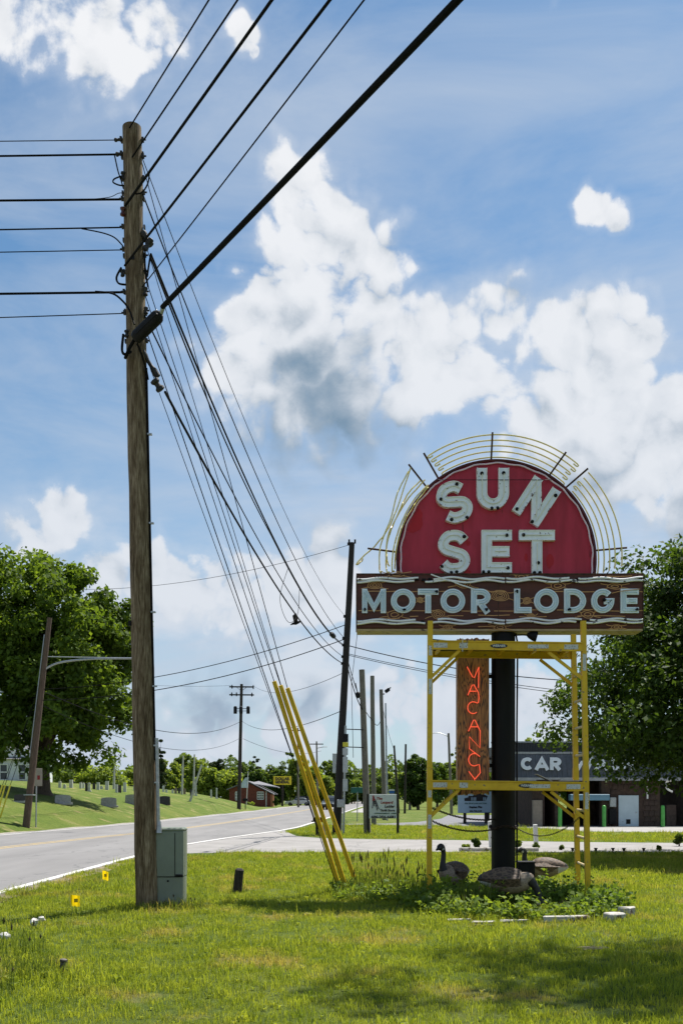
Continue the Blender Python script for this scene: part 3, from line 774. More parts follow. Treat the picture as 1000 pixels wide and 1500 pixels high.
for (x, y) in ((610, 849), (620, 850), (629, 849), (618, 911), (628, 912), (829, 847), (836, 852), (844, 850), (849, 911), (857, 910), (936, 848), (936, 910)): 
    m = MB(SLOC); m.box(sp(x, y, .03), (.055, .06, .03)); m.build('tube_clip', black, board)
# red half disc, cut along the top of the board
cxp, cyp, rp = 728, 817, 145.5
def disc_path(rad, y_cut=841):
    a1 = math.degrees(math.asin((y_cut - cyp) / rad)); return arc(cxp, cyp, rad, rad, 180 - a1, 360 + a1, 60)
m = MB(SLOC); D0 = .12
pth = disc_path(rp); m.prism([sp(x, y, -D0) for x, y in pth], (0, .42, 0)); disc = m.build('half_disc', red_m, sign)
m = MB(SLOC)
for r_, zz in ((rp + .4, -D0),): m.tube([sp(x, y, zz + .02) for x, y in disc_path(r_)], .022, 8)
m.build('rim', M('rim_maroon', (.10, .012, .02), (.05, .01, .014), 8, .5), disc, smooth=True)
m = MB(SLOC)
wp = []
for i, (x, y) in enumerate(disc_path(rp - 4.5)):
    a = math.atan2(y - cyp, x - cxp); k = 1 + .006 * math.sin(i * 1.5); wp.append(sp(cxp + (x - cxp) * k, cyp + (y - cyp) * k, -D0 + .05))
m.tube(wp, .0125, 7); m.build('neon_tube', wave_m, disc, smooth=True)
# patches of fresher red paint
def patch(cx, cy, rx, ry, seed, clip=False):
    rnd = random.Random(seed); pts = []
    for j in range(16):
        t = 2 * math.pi * j / 16; k = 1 + .22 * (rnd.random() - .5); x, y = cx + rx * k * math.cos(t), cy + ry * k * math.sin(t)
        if clip:
            d = math.hypot(x - cxp, y - cyp)
            if d > rp - 8: x, y = cxp + (x - cxp) * (rp - 8) / d, cyp + (y - cyp) * (rp - 8) / d
        pts.append((x, y))
    m = MB(SLOC); m.prism([sp(x, y, -D0 + .0035) for x, y in pts], (0, .003, 0)); m.build('paint_patch', red_b, disc)
patch(605, 757, 15, 21, 1, True); patch(807, 819, 5.5, 11, 2); patch(772, 814, 2.5, 6, 3); patch(687, 793, 3, 4, 4); patch(686, 836, 5, 3.5, 5)
# letters
LZ = .02
def letter(ch, box, w, ang, depth, face, rim=None, tube=None, holes=(), tr=.009, gap=1.0, base=None):
    base = -D0 if base is None else base
    x0, y0, x1, y1 = box; cx, cy = (x0 + x1) / 2, (y0 + y1) / 2; ca, sa = math.cos(R(ang)), math.sin(R(ang))
    def rot(p): return (cx + (p[0] - cx) * ca - (p[1] - cy) * sa, cy + (p[0] - cx) * sa + (p[1] - cy) * ca)
    par = disc if rim else board
    g = [([rot(p) for p in pth], cl) for pth, cl in glyph(ch, x0, y0, x1, y1, w)]
    mb = MB(SLOC)
    for i, (pth, cl) in enumerate(g):
        band(mb, pth, cl, w, pl, base - .004, base + depth - .0025 * i, 0)
        if rim:
            for sgn in (-1, 1):
                q = pth
                if ch == 'N' and i == 2:
                    A_, B_ = Vector(pth[0]), Vector(pth[-1]); q = [tuple(A_.lerp(B_, .27)), tuple(A_.lerp(B_, .73))]
                e = [tuple(v) for v in offset_path(q, cl, sgn * (w / 2 - .45))]
                band(mb, e, cl, 1.1, pl, base, base + depth + .018 - .003 * i, 1)
    lo = mb.build('letter_' + ch.lower(), [face, rim or face], par)
    if tube:
        tb = MB(SLOC)
        for i, (pth, cl) in enumerate(g):
            for off in ((-w * .19, w * .19) if tube == 2 else (0,)):
                e = [tuple(v) for v in offset_path(pth, cl, off)]
                if not cl:
                    def cut(a, b, q):
                        v = Vector(b) - Vector(a); L_ = v.length; return tuple(Vector(a) + v * min(q / max(L_, .01), .9))
                    e[0] = cut(e[0], e[1], w * .3); e[-1] = cut(e[-1], e[-2], w * .3)
                tb.tube([sp(x, y, base + depth + .02) for x, y in e], tr, 6, closed=cl)
        tb.build('neon_tube', tube_c if rim else tube_b, lo, smooth=True)
    for hx, hy in holes:
        hb = MB(SLOC); c = sp(hx, hy, base + depth - .001); hb.lathe(c, [(.028, 0), (.028, .012), (.016, .03), (.016, .045)], 10, axis=(0, -1, 0)); hb.build('electrode', black, lo)
big = dict(depth=.075, face=let_m, rim=let_r, tube=1, tr=.0075)
letter('S', (641.5, 703.5, 689.5, 764.5), 15, -19, holes=((669, 708), (661.5, 760), (646, 730), (684, 757)), **big)
letter('U', (698.5, 684, 745.5, 744.5), 15, 0, holes=((705.7, 692), (737.7, 691.5), (720.5, 743.5), (729, 743)), **big)
letter('N', (763, 702, 809, 763), 14.5, 33, holes=((757.5, 744.5), (814, 724.5), (779.5, 763)), **big)
letter('S', (641, 775.5, 689, 839.5), 15, 0, holes=((680, 785), (647, 829), (661, 838), (669, 837)), **big)
letter('E', (705.5, 775.5, 750, 838), 15, 0, holes=((742.5, 783), (744, 831), (708, 837), (716, 837)), **big)
letter('T', (760.5, 775.5, 813, 839), 15, 0, holes=((767, 782.5), (788.5, 823.5), (783, 838), (791, 838)), **big)
sm = dict(depth=.035, face=let_b, tube=2, tr=.0068, base=0.0)
for ch, x0, x1, hl in (('M', 530, 565, ((534, 893.5),)), ('O', 572, 608, ((591.5, 894),)), ('T', 611.5, 641.5, ((638.5, 867.5),)), ('O', 644.5, 680.5, ()), ('R', 689, 717.5, ((711.5, 893.5),)),
                       ('L', 752, 777.5, ((756, 867),)), ('O', 781, 817, ()), ('D', 825, 857, ((832.5, 893.5),)), ('G', 864.5, 898, ((883.5, 879.5),)), ('E', 907.5, 934, ((931, 893.5),))):
    letter(ch, (x0, 863, x1, 898.5), 8.6 if ch not in 'M' else 7.8, 0, holes=hl, **sm)
# thin wire strung across the disc
m = MB(SLOC); m.tube([sp(641, 702, -D0 + .09), sp(808, 702, -D0 + .09)], .005, 5); m.build('tie_wire', black, disc)
# rays: arcs of yellow glass tubing held on iron spokes
for (x0, y0, x1, y1) in ((720.5, 634, 720.5, 674), (828, 663, 804, 696), (860, 687, 828, 713), (917, 803, 871, 803.5), (620, 664.5, 644, 699), (598, 681, 628, 713), (538.5, 804, 585, 806)):
    m = MB(SLOC); v = Vector((x1 - x0, y1 - y0)).normalized(); m.tube([sp(x0, y0, .03), sp(x1 + v.x * 3, y1 + v.y * 3, -.14)], .016, 6); m.build('spoke', rust_m, sign)
radii = (150.5, 158, 165.5, 172.8, 180)
def ray(rad, a0, a1, z, hook0=True, hook1=True, wob=0.0):
    pts = []
    N = 30
    for i in range(N + 1):
        a = R(a0 + (a1 - a0) * i / N); rr = rad + wob * math.sin(i * .35); pts.append((cxp + rr * math.cos(a), cyp + rr * math.sin(a)))
    def hook(p, q):
        d = (Vector(p) - Vector(q)).normalized(); n = Vector((-d.y, d.x)); p = Vector(p)
        c = Vector((cxp, cyp)) - p
        if n.dot(c) < 0: n = -n
        return [tuple(p + d * 2.4 + n * .8), tuple(p + d * 2.6 + n * 2.6), tuple(p + d * .6 + n * 3.4), tuple(p - d * 5 + n * 3.3)]
    if hook1: pts = pts + hook(pts[-1], pts[-2])
    if hook0: pts = hook(pts[0], pts[1])[::-1] + pts
    m = MB(SLOC); m.tube([sp(x, y, z) for x, y in pts], .0118, 6); m.build('neon_tube', tube_y, sign, smooth=True)
for i, r_ in enumerate(radii):
    z = -.10 + .028 * i
    ray(r_, 238.5 - i * .6, 311 - i * .5 + (1.5 if i > 2 else 0), z, hook1=True)                      # crown
    ray(r_ + (2 if i == 4 else 0), 318 - i * .3, 368.5 - i * 1.1, z, hook1=(i == 0), hook0=i in (1, 2))                       # right flank
for pts in ([(627, 709), (604, 735), (586, 770), (576, 805), (574, 834), (577, 836)], [(622, 702), (594, 735), (577, 765), (566, 800), (566, 835), (570, 838)],
            [(598, 690), (582, 722), (572, 760), (557, 800), (556, 836), (559, 837)], [(601, 686), (592, 712), (580, 748), (561, 785), (524, 823), (526, 825), (531, 819)],
            [(616, 702), (596, 725), (583, 752), (568, 785), (566, 815), (570, 830)], [(627, 713), (609, 736), (590, 768), (580, 805), (578, 833)]):
    m = MB(SLOC); m.tube([sp(x, y, -.02 + random.uniform(-.05, .05)) for x, y in catmull(pts, 6)], .0112, 6); m.build('fallen_neon_tube', tube_y, sign, smooth=True)
# gooseneck lamp below the board
m = MB(SLOC); z0 = zb - .05
m.tube([P(746, 941, 15.6), P(747, 934, 15.55), P(753, 930.5, 15.5), P(766, 930, 15.45), P(772, 930.5, 15.45)], .011, 8)
m.lathe(P(771, 929.5, 15.45), [(.02, 0), (.045, .03), (.075, .10), (.08, .16)], 14, axis=(1, -.1, -.25)); m.lathe(P(777, 926, 15.45), [(.03, 0), (.03, .10)], 10, axis=(0, 0, -1))
m.build('gooseneck_lamp', black, sign, smooth=True)

# vacancy board
def wood_board():
    m = bpy.data.materials.new('varnished_plank'); m.use_nodes = True; nt = m.node_tree; L = nt.links; b = nt.nodes['Principled BSDF']; b.inputs['Roughness'].default_value = .5
    tc = mk(nt, 'ShaderNodeTexCoord'); mp = mk(nt, 'ShaderNodeMapping'); mp.inputs['Scale'].default_value = (3.2, 1, .42); L.new(tc.outputs['Object'], mp.inputs[0])
    n = mk(nt, 'ShaderNodeTexNoise'); n.inputs['Scale'].default_value = 2.4; n.inputs['Detail'].default_value = 2.5; n.inputs['Distortion'].default_value = .4; L.new(mp.outputs[0], n.inputs[0])
    mu = mk(nt, 'ShaderNodeMath', operation='MULTIPLY'); mu.inputs[1].default_value = 16; L.new(n.outputs['Fac'], mu.inputs[0])
    fr = mk(nt, 'ShaderNodeMath', operation='PINGPONG'); fr.inputs[1].default_value = .5; L.new(mu.outputs[0], fr.inputs[0])
    r = mk(nt, 'ShaderNodeValToRGB'); e = r.color_ramp.elements; e[0].position = .02; e[0].color = (.030, .013, .005, 1); e[1].position = .30; e[1].color = (.43, .18, .05, 1); L.new(fr.outputs[0], r.inputs[0])
    L.new(r.outputs[0], b.inputs['Base Color'])
    bp = mk(nt, 'ShaderNodeBump'); bp.inputs['Strength'].default_value = .5; bp.inputs['Distance'].default_value = .01; L.new(fr.outputs[0], bp.inputs['Height']); L.new(bp.outputs[0], b.inputs['Normal'])
    return m
VD = 15.46; VK = VD / F
def vp(px, py, z=0.0):
    v = P(px, py, VD); v.y -= z; return v
VL = Vector((P(692, 1168, VD).x, VD + .12, P(0, 1166, VD).z))
vac = thing('vacancy_board', VL, 'tall wood-grained board with glowing red VACANCY neon, fixed beside the black sign post', 'sign')
a = vp(669.5, 935); b = vp(716, 1163)
m = MB(VL)
top = []; bot = []; n = 22
for i in range(n + 1):
    x = a.x + (b.x - a.x) * i / n; top.append((x, VD, a.z + random.uniform(-.02, .012))); bot.append((x, VD, b.z + random.uniform(-.03, .03)))
m.prism(top + bot[::-1], (0, .20, 0)); m.build('board', wood_board(), vac)
neon_r = emis('neon_red', (1.0, .115, .05), 0.5)
strokes = [[(683, 977), (691, 992), (693.5, 993.5), (700.3, 977.5), (699.6, 1008)],
           [(684, 1019), (690.5, 1004), (693, 1003.5), (699.5, 1015), (700.5, 1022), (699.5, 1030)], [(687, 1013), (696.5, 1013)],
           [(699, 1030.5)] + arc(692, 1037, 8, 8.6, -70, -310, 16),
           [(685, 1071.5), (692.5, 1055), (694.5, 1055), (702.2, 1071), (701.8, 1095.5), (686.5, 1079.5), (686.5, 1097), (702, 1108.5)], [(688, 1065), (698.5, 1065)],
           arc(693.5, 1113, 8.2, 9, -75, -300, 16) + [(701, 1120), (702.5, 1132), (695, 1141)], [(685.5, 1130), (694, 1141), (694, 1150)]]
for st in strokes:
    m = MB(VL); m.tube([vp(x, y, .045) for x, y in st], .0072, 7); m.build('neon_tube', neon_r, vac, smooth=True)
m = MB(VL)
for (x, y) in ((683, 977), (692, 993), (684, 1019), (699, 1030), (686, 1072), (702, 1108), (687, 1097), (686, 1131)): m.lathe(vp(x, y, .0), [(.012, 0), (.012, .045)], 8, axis=(0, -1, 0))
m.build('tube_support', black, vac)
m = MB(VL); m.box((a.x + .55, VD + .16, 3.4), (.32, .05, .06)); m.box((a.x + .55, VD + .16, 2.0), (.32, .05, .06)); m.build('bracket', black, vac)

# ------------------------------------------------------------------ scaffold in front of the post
yel = M('scaffold_yellow', (.74, .47, .015), (.62, .38, .012), 5, .5, .05, spots=((.24, .17, .09), 17, .635))
stick = M('sticker_white', (.62, .63, .60), (.50, .50, .48), 14, .6, spots=((.16, .16, .16), 60, .58))
FD = 14.40; BD = 15.16
xl, xr = P(629, 0, FD).x, P(857, 0, FD).x
SC = Vector(((xl + xr) / 2, (FD + BD) / 2, 0))
sc = thing('scaffold', SC, 'yellow steel rolling scaffold with ladder ends and two decks in front of the sign post', 'scaffold')
tilt = .035                                      # the ends splay a little towards the foot
posts = {}
for nm, x, y, t in (('lf', xl, FD, -.008), ('lb', xl + .062, BD, -.008), ('rf', xr, FD, tilt), ('rb', xr + .035, BD, tilt)):
    ztop = 4.05 if nm[1] == 'f' else 3.98
    m = MB(SC); m.bar((x + t, y, 0), (x - t, y, ztop), .072, .072, up=(0, 1, 0)); m.bar((x + t * .1, y, 1.60), (x - t * .0, y, 1.95), .080, .080, up=(0, 1, 0)); m.build('upright', yel, sc); posts[nm] = (x, y, t)
    m = MB(SC); m.box((x + t, y, .02), (.12, .12, .04)); m.build('foot_plate', yel, sc)
def pat(nm, z):
    x, y, t = posts[nm]; return Vector((x + t * (1 - z / 2.0), y, z))
for s in ('l', 'r'):
    for z in (.12, .50, .90, 1.30, 1.66, 2.12, 2.53, 2.93, 3.32, 3.74):
        m = MB(SC); m.tube([pat(s + 'f', z), pat(s + 'b', z + .012)], .022, 8); m.build('rung', M('rung_worn', (.56, .42, .14), (.50, .44, .30), 6, .5), sc, smooth=True)
BLK = M('badge_black', (.012, .012, .012), None, 8, .4)
for zc in (3.70, 1.685):
    for d, dz in ((FD, 0), (BD, .0)):
        A = pat('lf' if d == FD else 'lb', zc); B = pat('rf' if d == FD else 'rb', zc); A.y = B.y = d + (-.03 if d == FD else .03)
        A.x += .02; B.x -= .02
        m = MB(SC); m.bar(A + Vector((0, 0, dz)), B + Vector((0, 0, dz - .03)), .03, .125); m.bar(A + Vector((0, -.012, .058)), B + Vector((0, -.012, .028)), .045, .016); m.bar(A + Vector((0, -.012, -.058)), B + Vector((0, -.012, -.088)), .045, .014)
        m.build('side_rail', yel, sc)
    A = pat('lf', zc); B = pat('rf', zc)
    m = MB(SC); m.box(((A.x + B.x) / 2, (FD + BD) / 2, zc + .035), (B.x - A.x - .1, BD - FD - .05, .025)); m.build('deck', M('plywood_grey', (.15, .12, .09), (.08, .065, .05), 5, .9, .3, stretch=(.5, 3, 3)), sc)
    for k in range(5):
        m = MB(SC); x = A.x + .15 + k * (B.x - A.x - .3) / 4; m.bar((x, FD - .01, zc - .02), (x, BD + .01, zc - .02), .04, .04); m.build('cross_bar', yel, sc)
    # stickers and oval badge on the front rail
    yy = FD - .047
    for fx, wd, hh in ((.065, .20, .07), (.215, .12, .075), (.70, .30, .055), (.915, .20, .07)):
        m = MB(SC); m.box((A.x + (B.x - A.x) * fx, yy, zc - .003 - .03 * fx), (wd, .003, hh)); m.build('sticker', stick, sc)
    bx = A.x + (B.x - A.x) * (.445 if zc > 3 else .62)
    m = MB(SC); m.prism([(bx + .125 * math.cos(t), yy - .001, zc - .016 + .034 * math.sin(t)) for t in [2 * math.pi * j / 24 for j in range(24)]], (0, .004, 0)); bd = m.build('badge', BLK, sc)
    text('badge_lettering', 'WERNER', .048, white_p, (bx - SC.x, yy - .004 - SC.y, zc - .016 - SC.z), bd, depth=.001, bold=.0012, width=.19)
    # braces
    for d, s1 in ((FD, -1), (BD, 1)):
        y = d + s1 * .012
        l = pat('lf' if d == FD else 'lb', zc - .47); r_ = pat('rf' if d == FD else 'rb', zc - .50)
        m = MB(SC); m.bar((l.x + .01, y, l.z), (l.x + .43, y, zc - .07), .02, .045); m.build('brace', yel, sc)
        m = MB(SC); m.bar((r_.x - .01, y, r_.z), (r_.x - .52, y, zc - .10), .02, .045); m.build('brace', yel, sc)
# labels down the uprights
for nm, z, hh in (('lf', 3.62, .14), ('lf', 3.1, .22), ('lf', 1.55, .10), ('lf', 1.15, .2), ('rf', 3.45, .24), ('rf', 1.45, .24)):
    q = pat(nm, z); m = MB(SC); m.box((q.x, FD - .0375, z), (.05, .003, hh)); m.build('sticker', stick, sc)
m = MB(SC); q = pat('lf', 3.63); m.tube([(q.x + .46, FD - .06, 3.79), (q.x + .46, FD - .06, 3.60)], .008, 6); m.build('deck_latch', M('latch_steel', (.6, .58, .5), None, 9, .4), sc)
# loose boards and scraps lying on the decks
def scrap(c, size, rz, ry, label, mat):
    rot = Matrix.Rotation(rz, 3, 'Z') @ Matrix.Rotation(ry, 3, 'Y'); m = MB(Vector(c)); m.bevbox(c, size, .004, rot); tag(m.build('scrap_board', mat), label, 'board', 'scraps on the scaffold decks')
plyd = M('old_ply', (.16, .11, .07), (.07, .05, .035), 6, .9, .3); pale = M('pale_ply', (.58, .50, .38), (.42, .35, .26), 6, .8, .2)
DZ = 1.685 + .047
scrap((2.95, 14.55, DZ + .052), (.26, .10, .014), .2, R(24), 'pale split board leaning on a dark scrap on the lower scaffold deck', pale)
scrap((3.05, 14.70, DZ + .014), (.34, .16, .028), -.1, 0, 'dark ply scrap lying under the pale split board on the lower scaffold deck', plyd)
scrap((3.33, 14.60, DZ + .010), (.30, .06, .018), .12, 0, 'thin pale strip lying at the ladder end of the lower scaffold deck', pale)
scrap((2.02, 14.72, DZ + .010), (.9, .22, .016), .03, 0, 'long dark plank lying on the lower scaffold deck', plyd)
DZ = 3.70 + .047
scrap((1.56, 14.62, DZ + .036), (.55, .2, .016), -.05, R(6), 'dark warped plank tilted on the upper scaffold deck', plyd)
scrap((2.85, 14.70, DZ + .010), (.95, .2, .018), .04, 0, 'dark splintered plank lying flat on the upper scaffold deck', plyd)

# ------------------------------------------------------------------ chains from the scaffold to the post
chain_m = M('rusty_chain', (.05, .032, .024), (.02, .014, .012), 20, .6, .2, .5)
def chain(pts, label, r=.0065, link=.044, name='chain'):
    pts = [Vector(p) for p in pts]; m = MB(pts[0])
    L_ = [0]
    for i in range(1, len(pts)): L_.append(L_[-1] + (pts[i] - pts[i - 1]).length)
    n = int(L_[-1] / (link * .78))
    for k in range(n):
        s = (k + .5) / n * L_[-1]; i = max(j for j in range(len(pts) - 1) if L_[j] <= s); t = (s - L_[i]) / (L_[i + 1] - L_[i])
        c = pts[i].lerp(pts[i + 1], t); d = (pts[i + 1] - pts[i]).normalized(); u = d.orthogonal().normalized(); v = d.cross(u)
        w = u if k % 2 else v
        m.tube([c + d * (math.cos(q) * link / 2) + w * (math.sin(q) * link * .32) for q in [2 * math.pi * j / 8 for j in range(8)]], r, 4, closed=True)
    return tag(m.build(name, chain_m), label, 'chain')
def sag(A, B, s, n=14):
    A = Vector(A); B = Vector(B); return [A.lerp(B, i / n) - Vector((0, 0, 4 * s * (i / n) * (1 - i / n))) for i in range(n + 1)]
chain(sag(Vector((xl + .03, 14.42, 1.16)), Vector((SX - .05, 15.53, 1.03)), .10), 'rusty chain sagging from the upright to the post, the lower one of two')
chain(sag(Vector((xl + .03, 14.42, 1.35)), Vector((SX - .12, 15.56, 1.16)), .07), 'rusty chain sagging from the upright to the post, the upper one of two')
wrap = [(SX + .21 * math.cos(t), 15.60 + .21 * math.sin(t), 1.035 + .02 * math.sin(3 * t)) for t in [2 * math.pi * j / 30 for j in range(31)]]
chain(wrap, 'rusty chain wound around the black sign post', r=.010, link=.05)
chain(sag(Vector((SX + .19, 15.66, 1.04)), Vector((xr - .0, 14.40, 1.30)), .24), 'thin chain hanging from the post to the ladder end of the scaffold', r=.004, link=.035)

# ------------------------------------------------------------------ utility poles
def pole_mesh(base, top, r0, r1, off, n=20, rings=14, wob=.006):
    base = Vector(base); top = Vector(top); m = MB(off); pts = []; rs = []
    for i in range(rings + 1):
        t = i / rings; pts.append(base.lerp(top, t) + Vector((random.uniform(-1, 1) * wob, random.uniform(-1, 1) * wob, 0))); rs.append((r0 + (r1 - r0) * t) * random.uniform(.985, 1.015))
    pts[0] = base - Vector((0, 0, .05))
    m.tube(pts, rs, n); return m
def main_pole_material():
    m = bpy.data.materials.new('pole_timber'); m.use_nodes = True; nt = m.node_tree; L = nt.links; b = nt.nodes['Principled BSDF']; b.inputs['Roughness'].default_value = .85; b.inputs['Specular IOR Level'].default_value = .2
    tc = mk(nt, 'ShaderNodeTexCoord')
    def nz(sc, st, det=6, dist=0.0):
        mp = mk(nt, 'ShaderNodeMapping'); mp.inputs['Scale'].default_value = st; L.new(tc.outputs['Object'], mp.inputs[0])
        n = mk(nt, 'ShaderNodeTexNoise'); n.inputs['Scale'].default_value = sc; n.inputs['Detail'].default_value = det; n.inputs['Roughness'].default_value = .65; n.inputs['Distortion'].default_value = dist; L.new(mp.outputs[0], n.inputs[0]); return n.outputs['Fac']
    def ramp(f, *st):
        r = mk(nt, 'ShaderNodeValToRGB'); e = r.color_ramp.elements; e[0].position, e[0].color = st[0][0], (*st[0][1], 1); e[1].position, e[1].color = st[-1][0], (*st[-1][1], 1)
        for p, c in st[1:-1]: q = e.new(p); q.color = (*c, 1)
        L.new(f, r.inputs[0]); return r.outputs[0]
    fine = nz(9, (7, 7, .55), 8); wide = nz(2.2, (3, 3, .45), 5, .6)
    c1 = ramp(fine, (.30, (.055, .036, .021)), (.48, (.19, .138, .083)), (.70, (.40, .32, .215)))
    c2 = ramp(wide, (.36, (.33, .27, .20)), (.62, (1, 1, 1)))
    mx = mk(nt, 'ShaderNodeMix', data_type='RGBA', blend_type='MULTIPLY'); mx.inputs[0].default_value = .9; L.new(c1, mx.inputs[6]); L.new(c2, mx.inputs[7]); L.new(mx.outputs[2], b.inputs['Base Color'])
    bp = mk(nt, 'ShaderNodeBump'); bp.inputs['Strength'].default_value = .8; bp.inputs['Distance'].default_value = .012; L.new(fine, bp.inputs['Height']); L.new(bp.outputs[0], b.inputs['Normal'])
    return m
D0P = 13.5
pb = P(216.5, 1331, D0P); pb.z = 0; pt = P(193.5, 187, D0P)
def p0(z): return pb.lerp(pt, z / pt.z)                       # axis of the big pole at height z
def zy(py, d=D0P): return CH + (HY - py) / F * d
pole = thing('utility_pole', pb, 'tall weathered timber utility pole on the lawn carrying many cables', 'utility pole')
pole_mesh(pb, pt, .158, .125, pb, 28, 26).build('pole_shaft', main_pole_material(), pole, smooth=60)
# cable and conduit down its right side
m = MB(pb); m.tube([p0(z) + Vector((.155 - .002 * z, -.05, 0)) for z in np.linspace(7.3, 2.0, 12)], .016, 7); m.build('down_lead', wire_m, pole, smooth=True)
m = MB(pb); m.tube([p0(z) + Vector((.178, -.06, 0)) for z in (2.3, 1.6, 1.03)], .026, 10); m.lathe(p0(1.02) + Vector((.185, -.06, .0)), [(.045, 0), (.04, .05), (.026, .16)], 10); m.build('conduit', galv, pole, smooth=True)
m = MB(pb)
for z in (6.4, 5.2, 4.0, 3.0, 2.2, 1.7): m.box(p0(z) + Vector((.17, -.065, 0)), (.06, .05, .02))
m.build('conduit_strap', galv, pole)
m = MB(pb); m.box(p0(3.85) + Vector((-.15, -.06, 0)), (.035, .05, .07)); m.box(p0(8.75) + Vector((.0, -.127, 0)), (.05, .01, .05)); m.build('tag_plate', black, pole)
# cable hardware: eye bolts, clamps and spools
hw = M('iron_hardware', (.05, .048, .045), (.02, .02, .02), 20, .6, .2, .5)
ins = M('brown_insulator', (.10, .02, .012), (.06, .012, .01), 9, .25)
def bolt(z, side=1, wide=.05):
    m = MB(pb); c = p0(z); x = side * .14
    m.tube([c + Vector((-x * .6, 0, 0)), c + Vector((x * 1.35, -.02, 0))], .013, 6); m.box(c + Vector((x * 1.05, -.02, 0)), (.03, wide, wide)); m.box(c + Vector((-x * 1.02, 0, 0)), (.02, .05, .05))
    m.build('eye_bolt', hw, pole)
for y in (205, 226, 292, 333, 366, 428, 459): bolt(zy(y), -1)
for y in (206, 230, 262, 283, 352, 375, 398, 428, 456, 500): bolt(zy(y), 1)
def spool(px, py, d, ax=(1, 0, .2), r=.045, L_=.14, mat=None):
    m = MB(pb); c = P(px, py, d); v = Vector(ax).normalized(); prof = [(r * .55, 0), (r, .01), (r, L_ * .25), (r * .6, L_ * .4), (r * .6, L_ * .6), (r, L_ * .75), (r, L_ - .01), (r * .55, L_)]
    m.lathe(c - v * L_ / 2, prof, 10, axis=v); m.build('insulator', mat or hw, pole, smooth=True)
spool(180, 310, 13.38, (0, 0, 1), .035, .12, ins); spool(180.5, 258, 13.42, (.2, 0, 1), .04, .11); spool(215, 350, 13.45, (.5, 0, -.8), .05, .22); spool(217, 358, 13.4, (.5, 0, .8), .04, .18)
spool(186, 489, 13.4, (0, 0, 1), .035, .10); spool(179, 400, 13.42, (.3, 0, -1), .03, .1); spool(213, 427, 13.4, (0, 0, 1), .035, .12); spool(214, 455, 13.4, (0, 0, 1), .03, .1)
spool(219, 532, 13.5, (.55, .25, -.85), .045, .42); spool(231, 564, 13.4, (.5, .2, -.7), .062, .17); spool(174.0, 205, 13.5, (1, 0, 0), .026, .12); spool(176, 226, 13.5, (1, 0, 0), .03, .12)
# small jumper loops on the shaft
def jumper(pts, r=.010):
    m = MB(pb); m.tube([P(x, y, d) for x, y, d in catmull(pts, 5)], r, 6); m.build('jumper_cable', wire_m, pole, smooth=True)
jumper([(168, 227, 13.45), (173, 250, 13.4), (177, 262, 13.38), (181, 276, 13.36)]); jumper([(178, 258, 13.36), (168, 262, 13.3), (166, 267, 13.28), (174, 271, 13.3), (182, 272, 13.36)])
jumper([(178, 392, 13.3), (171, 406, 13.28), (174, 415, 13.28), (184, 417, 13.34)], .014); jumper([(201, 503, 13.2), (208, 520, 13.25), (214, 540, 13.4), (217, 556, 13.5)], .016)
jumper([(219, 250, 13.2), (217, 268, 13.2), (208, 282, 13.3), (196, 284, 13.3)]); jumper([(221, 372, 13.4), (218, 390, 13.4), (216, 405, 13.4)], .013); jumper([(212, 372, 13.4), (213, 395, 13.4), (217, 420, 13.42)], .014)
jumper([(181, 490, 13.35), (179, 512, 13.25), (183, 519, 13.22), (192, 515, 13.3)], .018)
# closure where the thick cable ends
c0, c1 = P(197, 497, 13.15), P(236, 459, 12.9)
m = MB(c0); v = (c1 - c0); L_ = v.length
m.lathe(c0, [(.03, 0), (.075, .02), (.088, .06), (.088, L_ - .08), (.082, L_ - .05), (.04, L_)], 16, axis=v); m.bar(c0.lerp(c1, .12) + Vector((0, -.085, -.01)), c0.lerp(c1, .9) + Vector((0, -.085, -.01)), .03, .02)
cl = thing('splice_closure', c0, 'black capsule splice closure hanging on the thick cable at the big pole', 'cable box'); cb = m.build('case', black, cl, smooth=50)
m = MB(c0); m.tube([c0 + v * .02, c0 + Vector((-.08, .03, -.12)), c0 + Vector((-.14, .10, -.20)), P(186, 520, 13.34)], .022, 8); m.build('tail_cable', wire_m, cl, smooth=True)
m = MB(c0); m.tube([c1, P(240, 448, 12.85)], .028, 8); m.tube([c0.lerp(c1, .2) + Vector((0, 0, .09)), c0.lerp(c1, .85) + Vector((0, 0, .10))], .008, 6); m.build('collar', galv, cl)

# grey-green service box at its foot
bxl = P(251.5, 1327, 13.62); bxl.z = 0
cab_m = M('pedestal_green', (.205, .235, .185), (.165, .19, .15), 2.5, .5, .04, spots=((.10, .09, .06), 12, .70))
cab = thing('service_pedestal', bxl, 'grey-green metal utility box standing against the big timber pole', 'utility box')
m = MB(bxl); m.bevbox(bxl + Vector((0, 0, .20)), (.365, .34, .46), .012); m.build('base', cab_m, cab)
m = MB(bxl); m.bevbox(bxl + Vector((0, 0, .735)), (.375, .35, .63), .014); m.build('cover', cab_m, cab)
m = MB(bxl); m.bevbox(bxl + Vector((0, 0, 1.063)), (.385, .36, .055), .02); m.build('lid', cab_m, cab)
m = MB(bxl); m.box(bxl + Vector((.075, -.177, .72)), (.008, .006, .60)); m.box(bxl + Vector((0, -.174, .425)), (.37, .006, .008)); m.build('seam', black, cab)
m = MB(bxl); m.bevbox(bxl + Vector((.135, -.185, .445)), (.10, .025, .03), .004); m.build('latch', black, cab); m = MB(bxl); m.lathe(bxl + Vector((-.02, -.168, .37)), [(.014, 0), (.014, .012)], 10, axis=(0, -1, 0)); m.build('lock', black, cab)

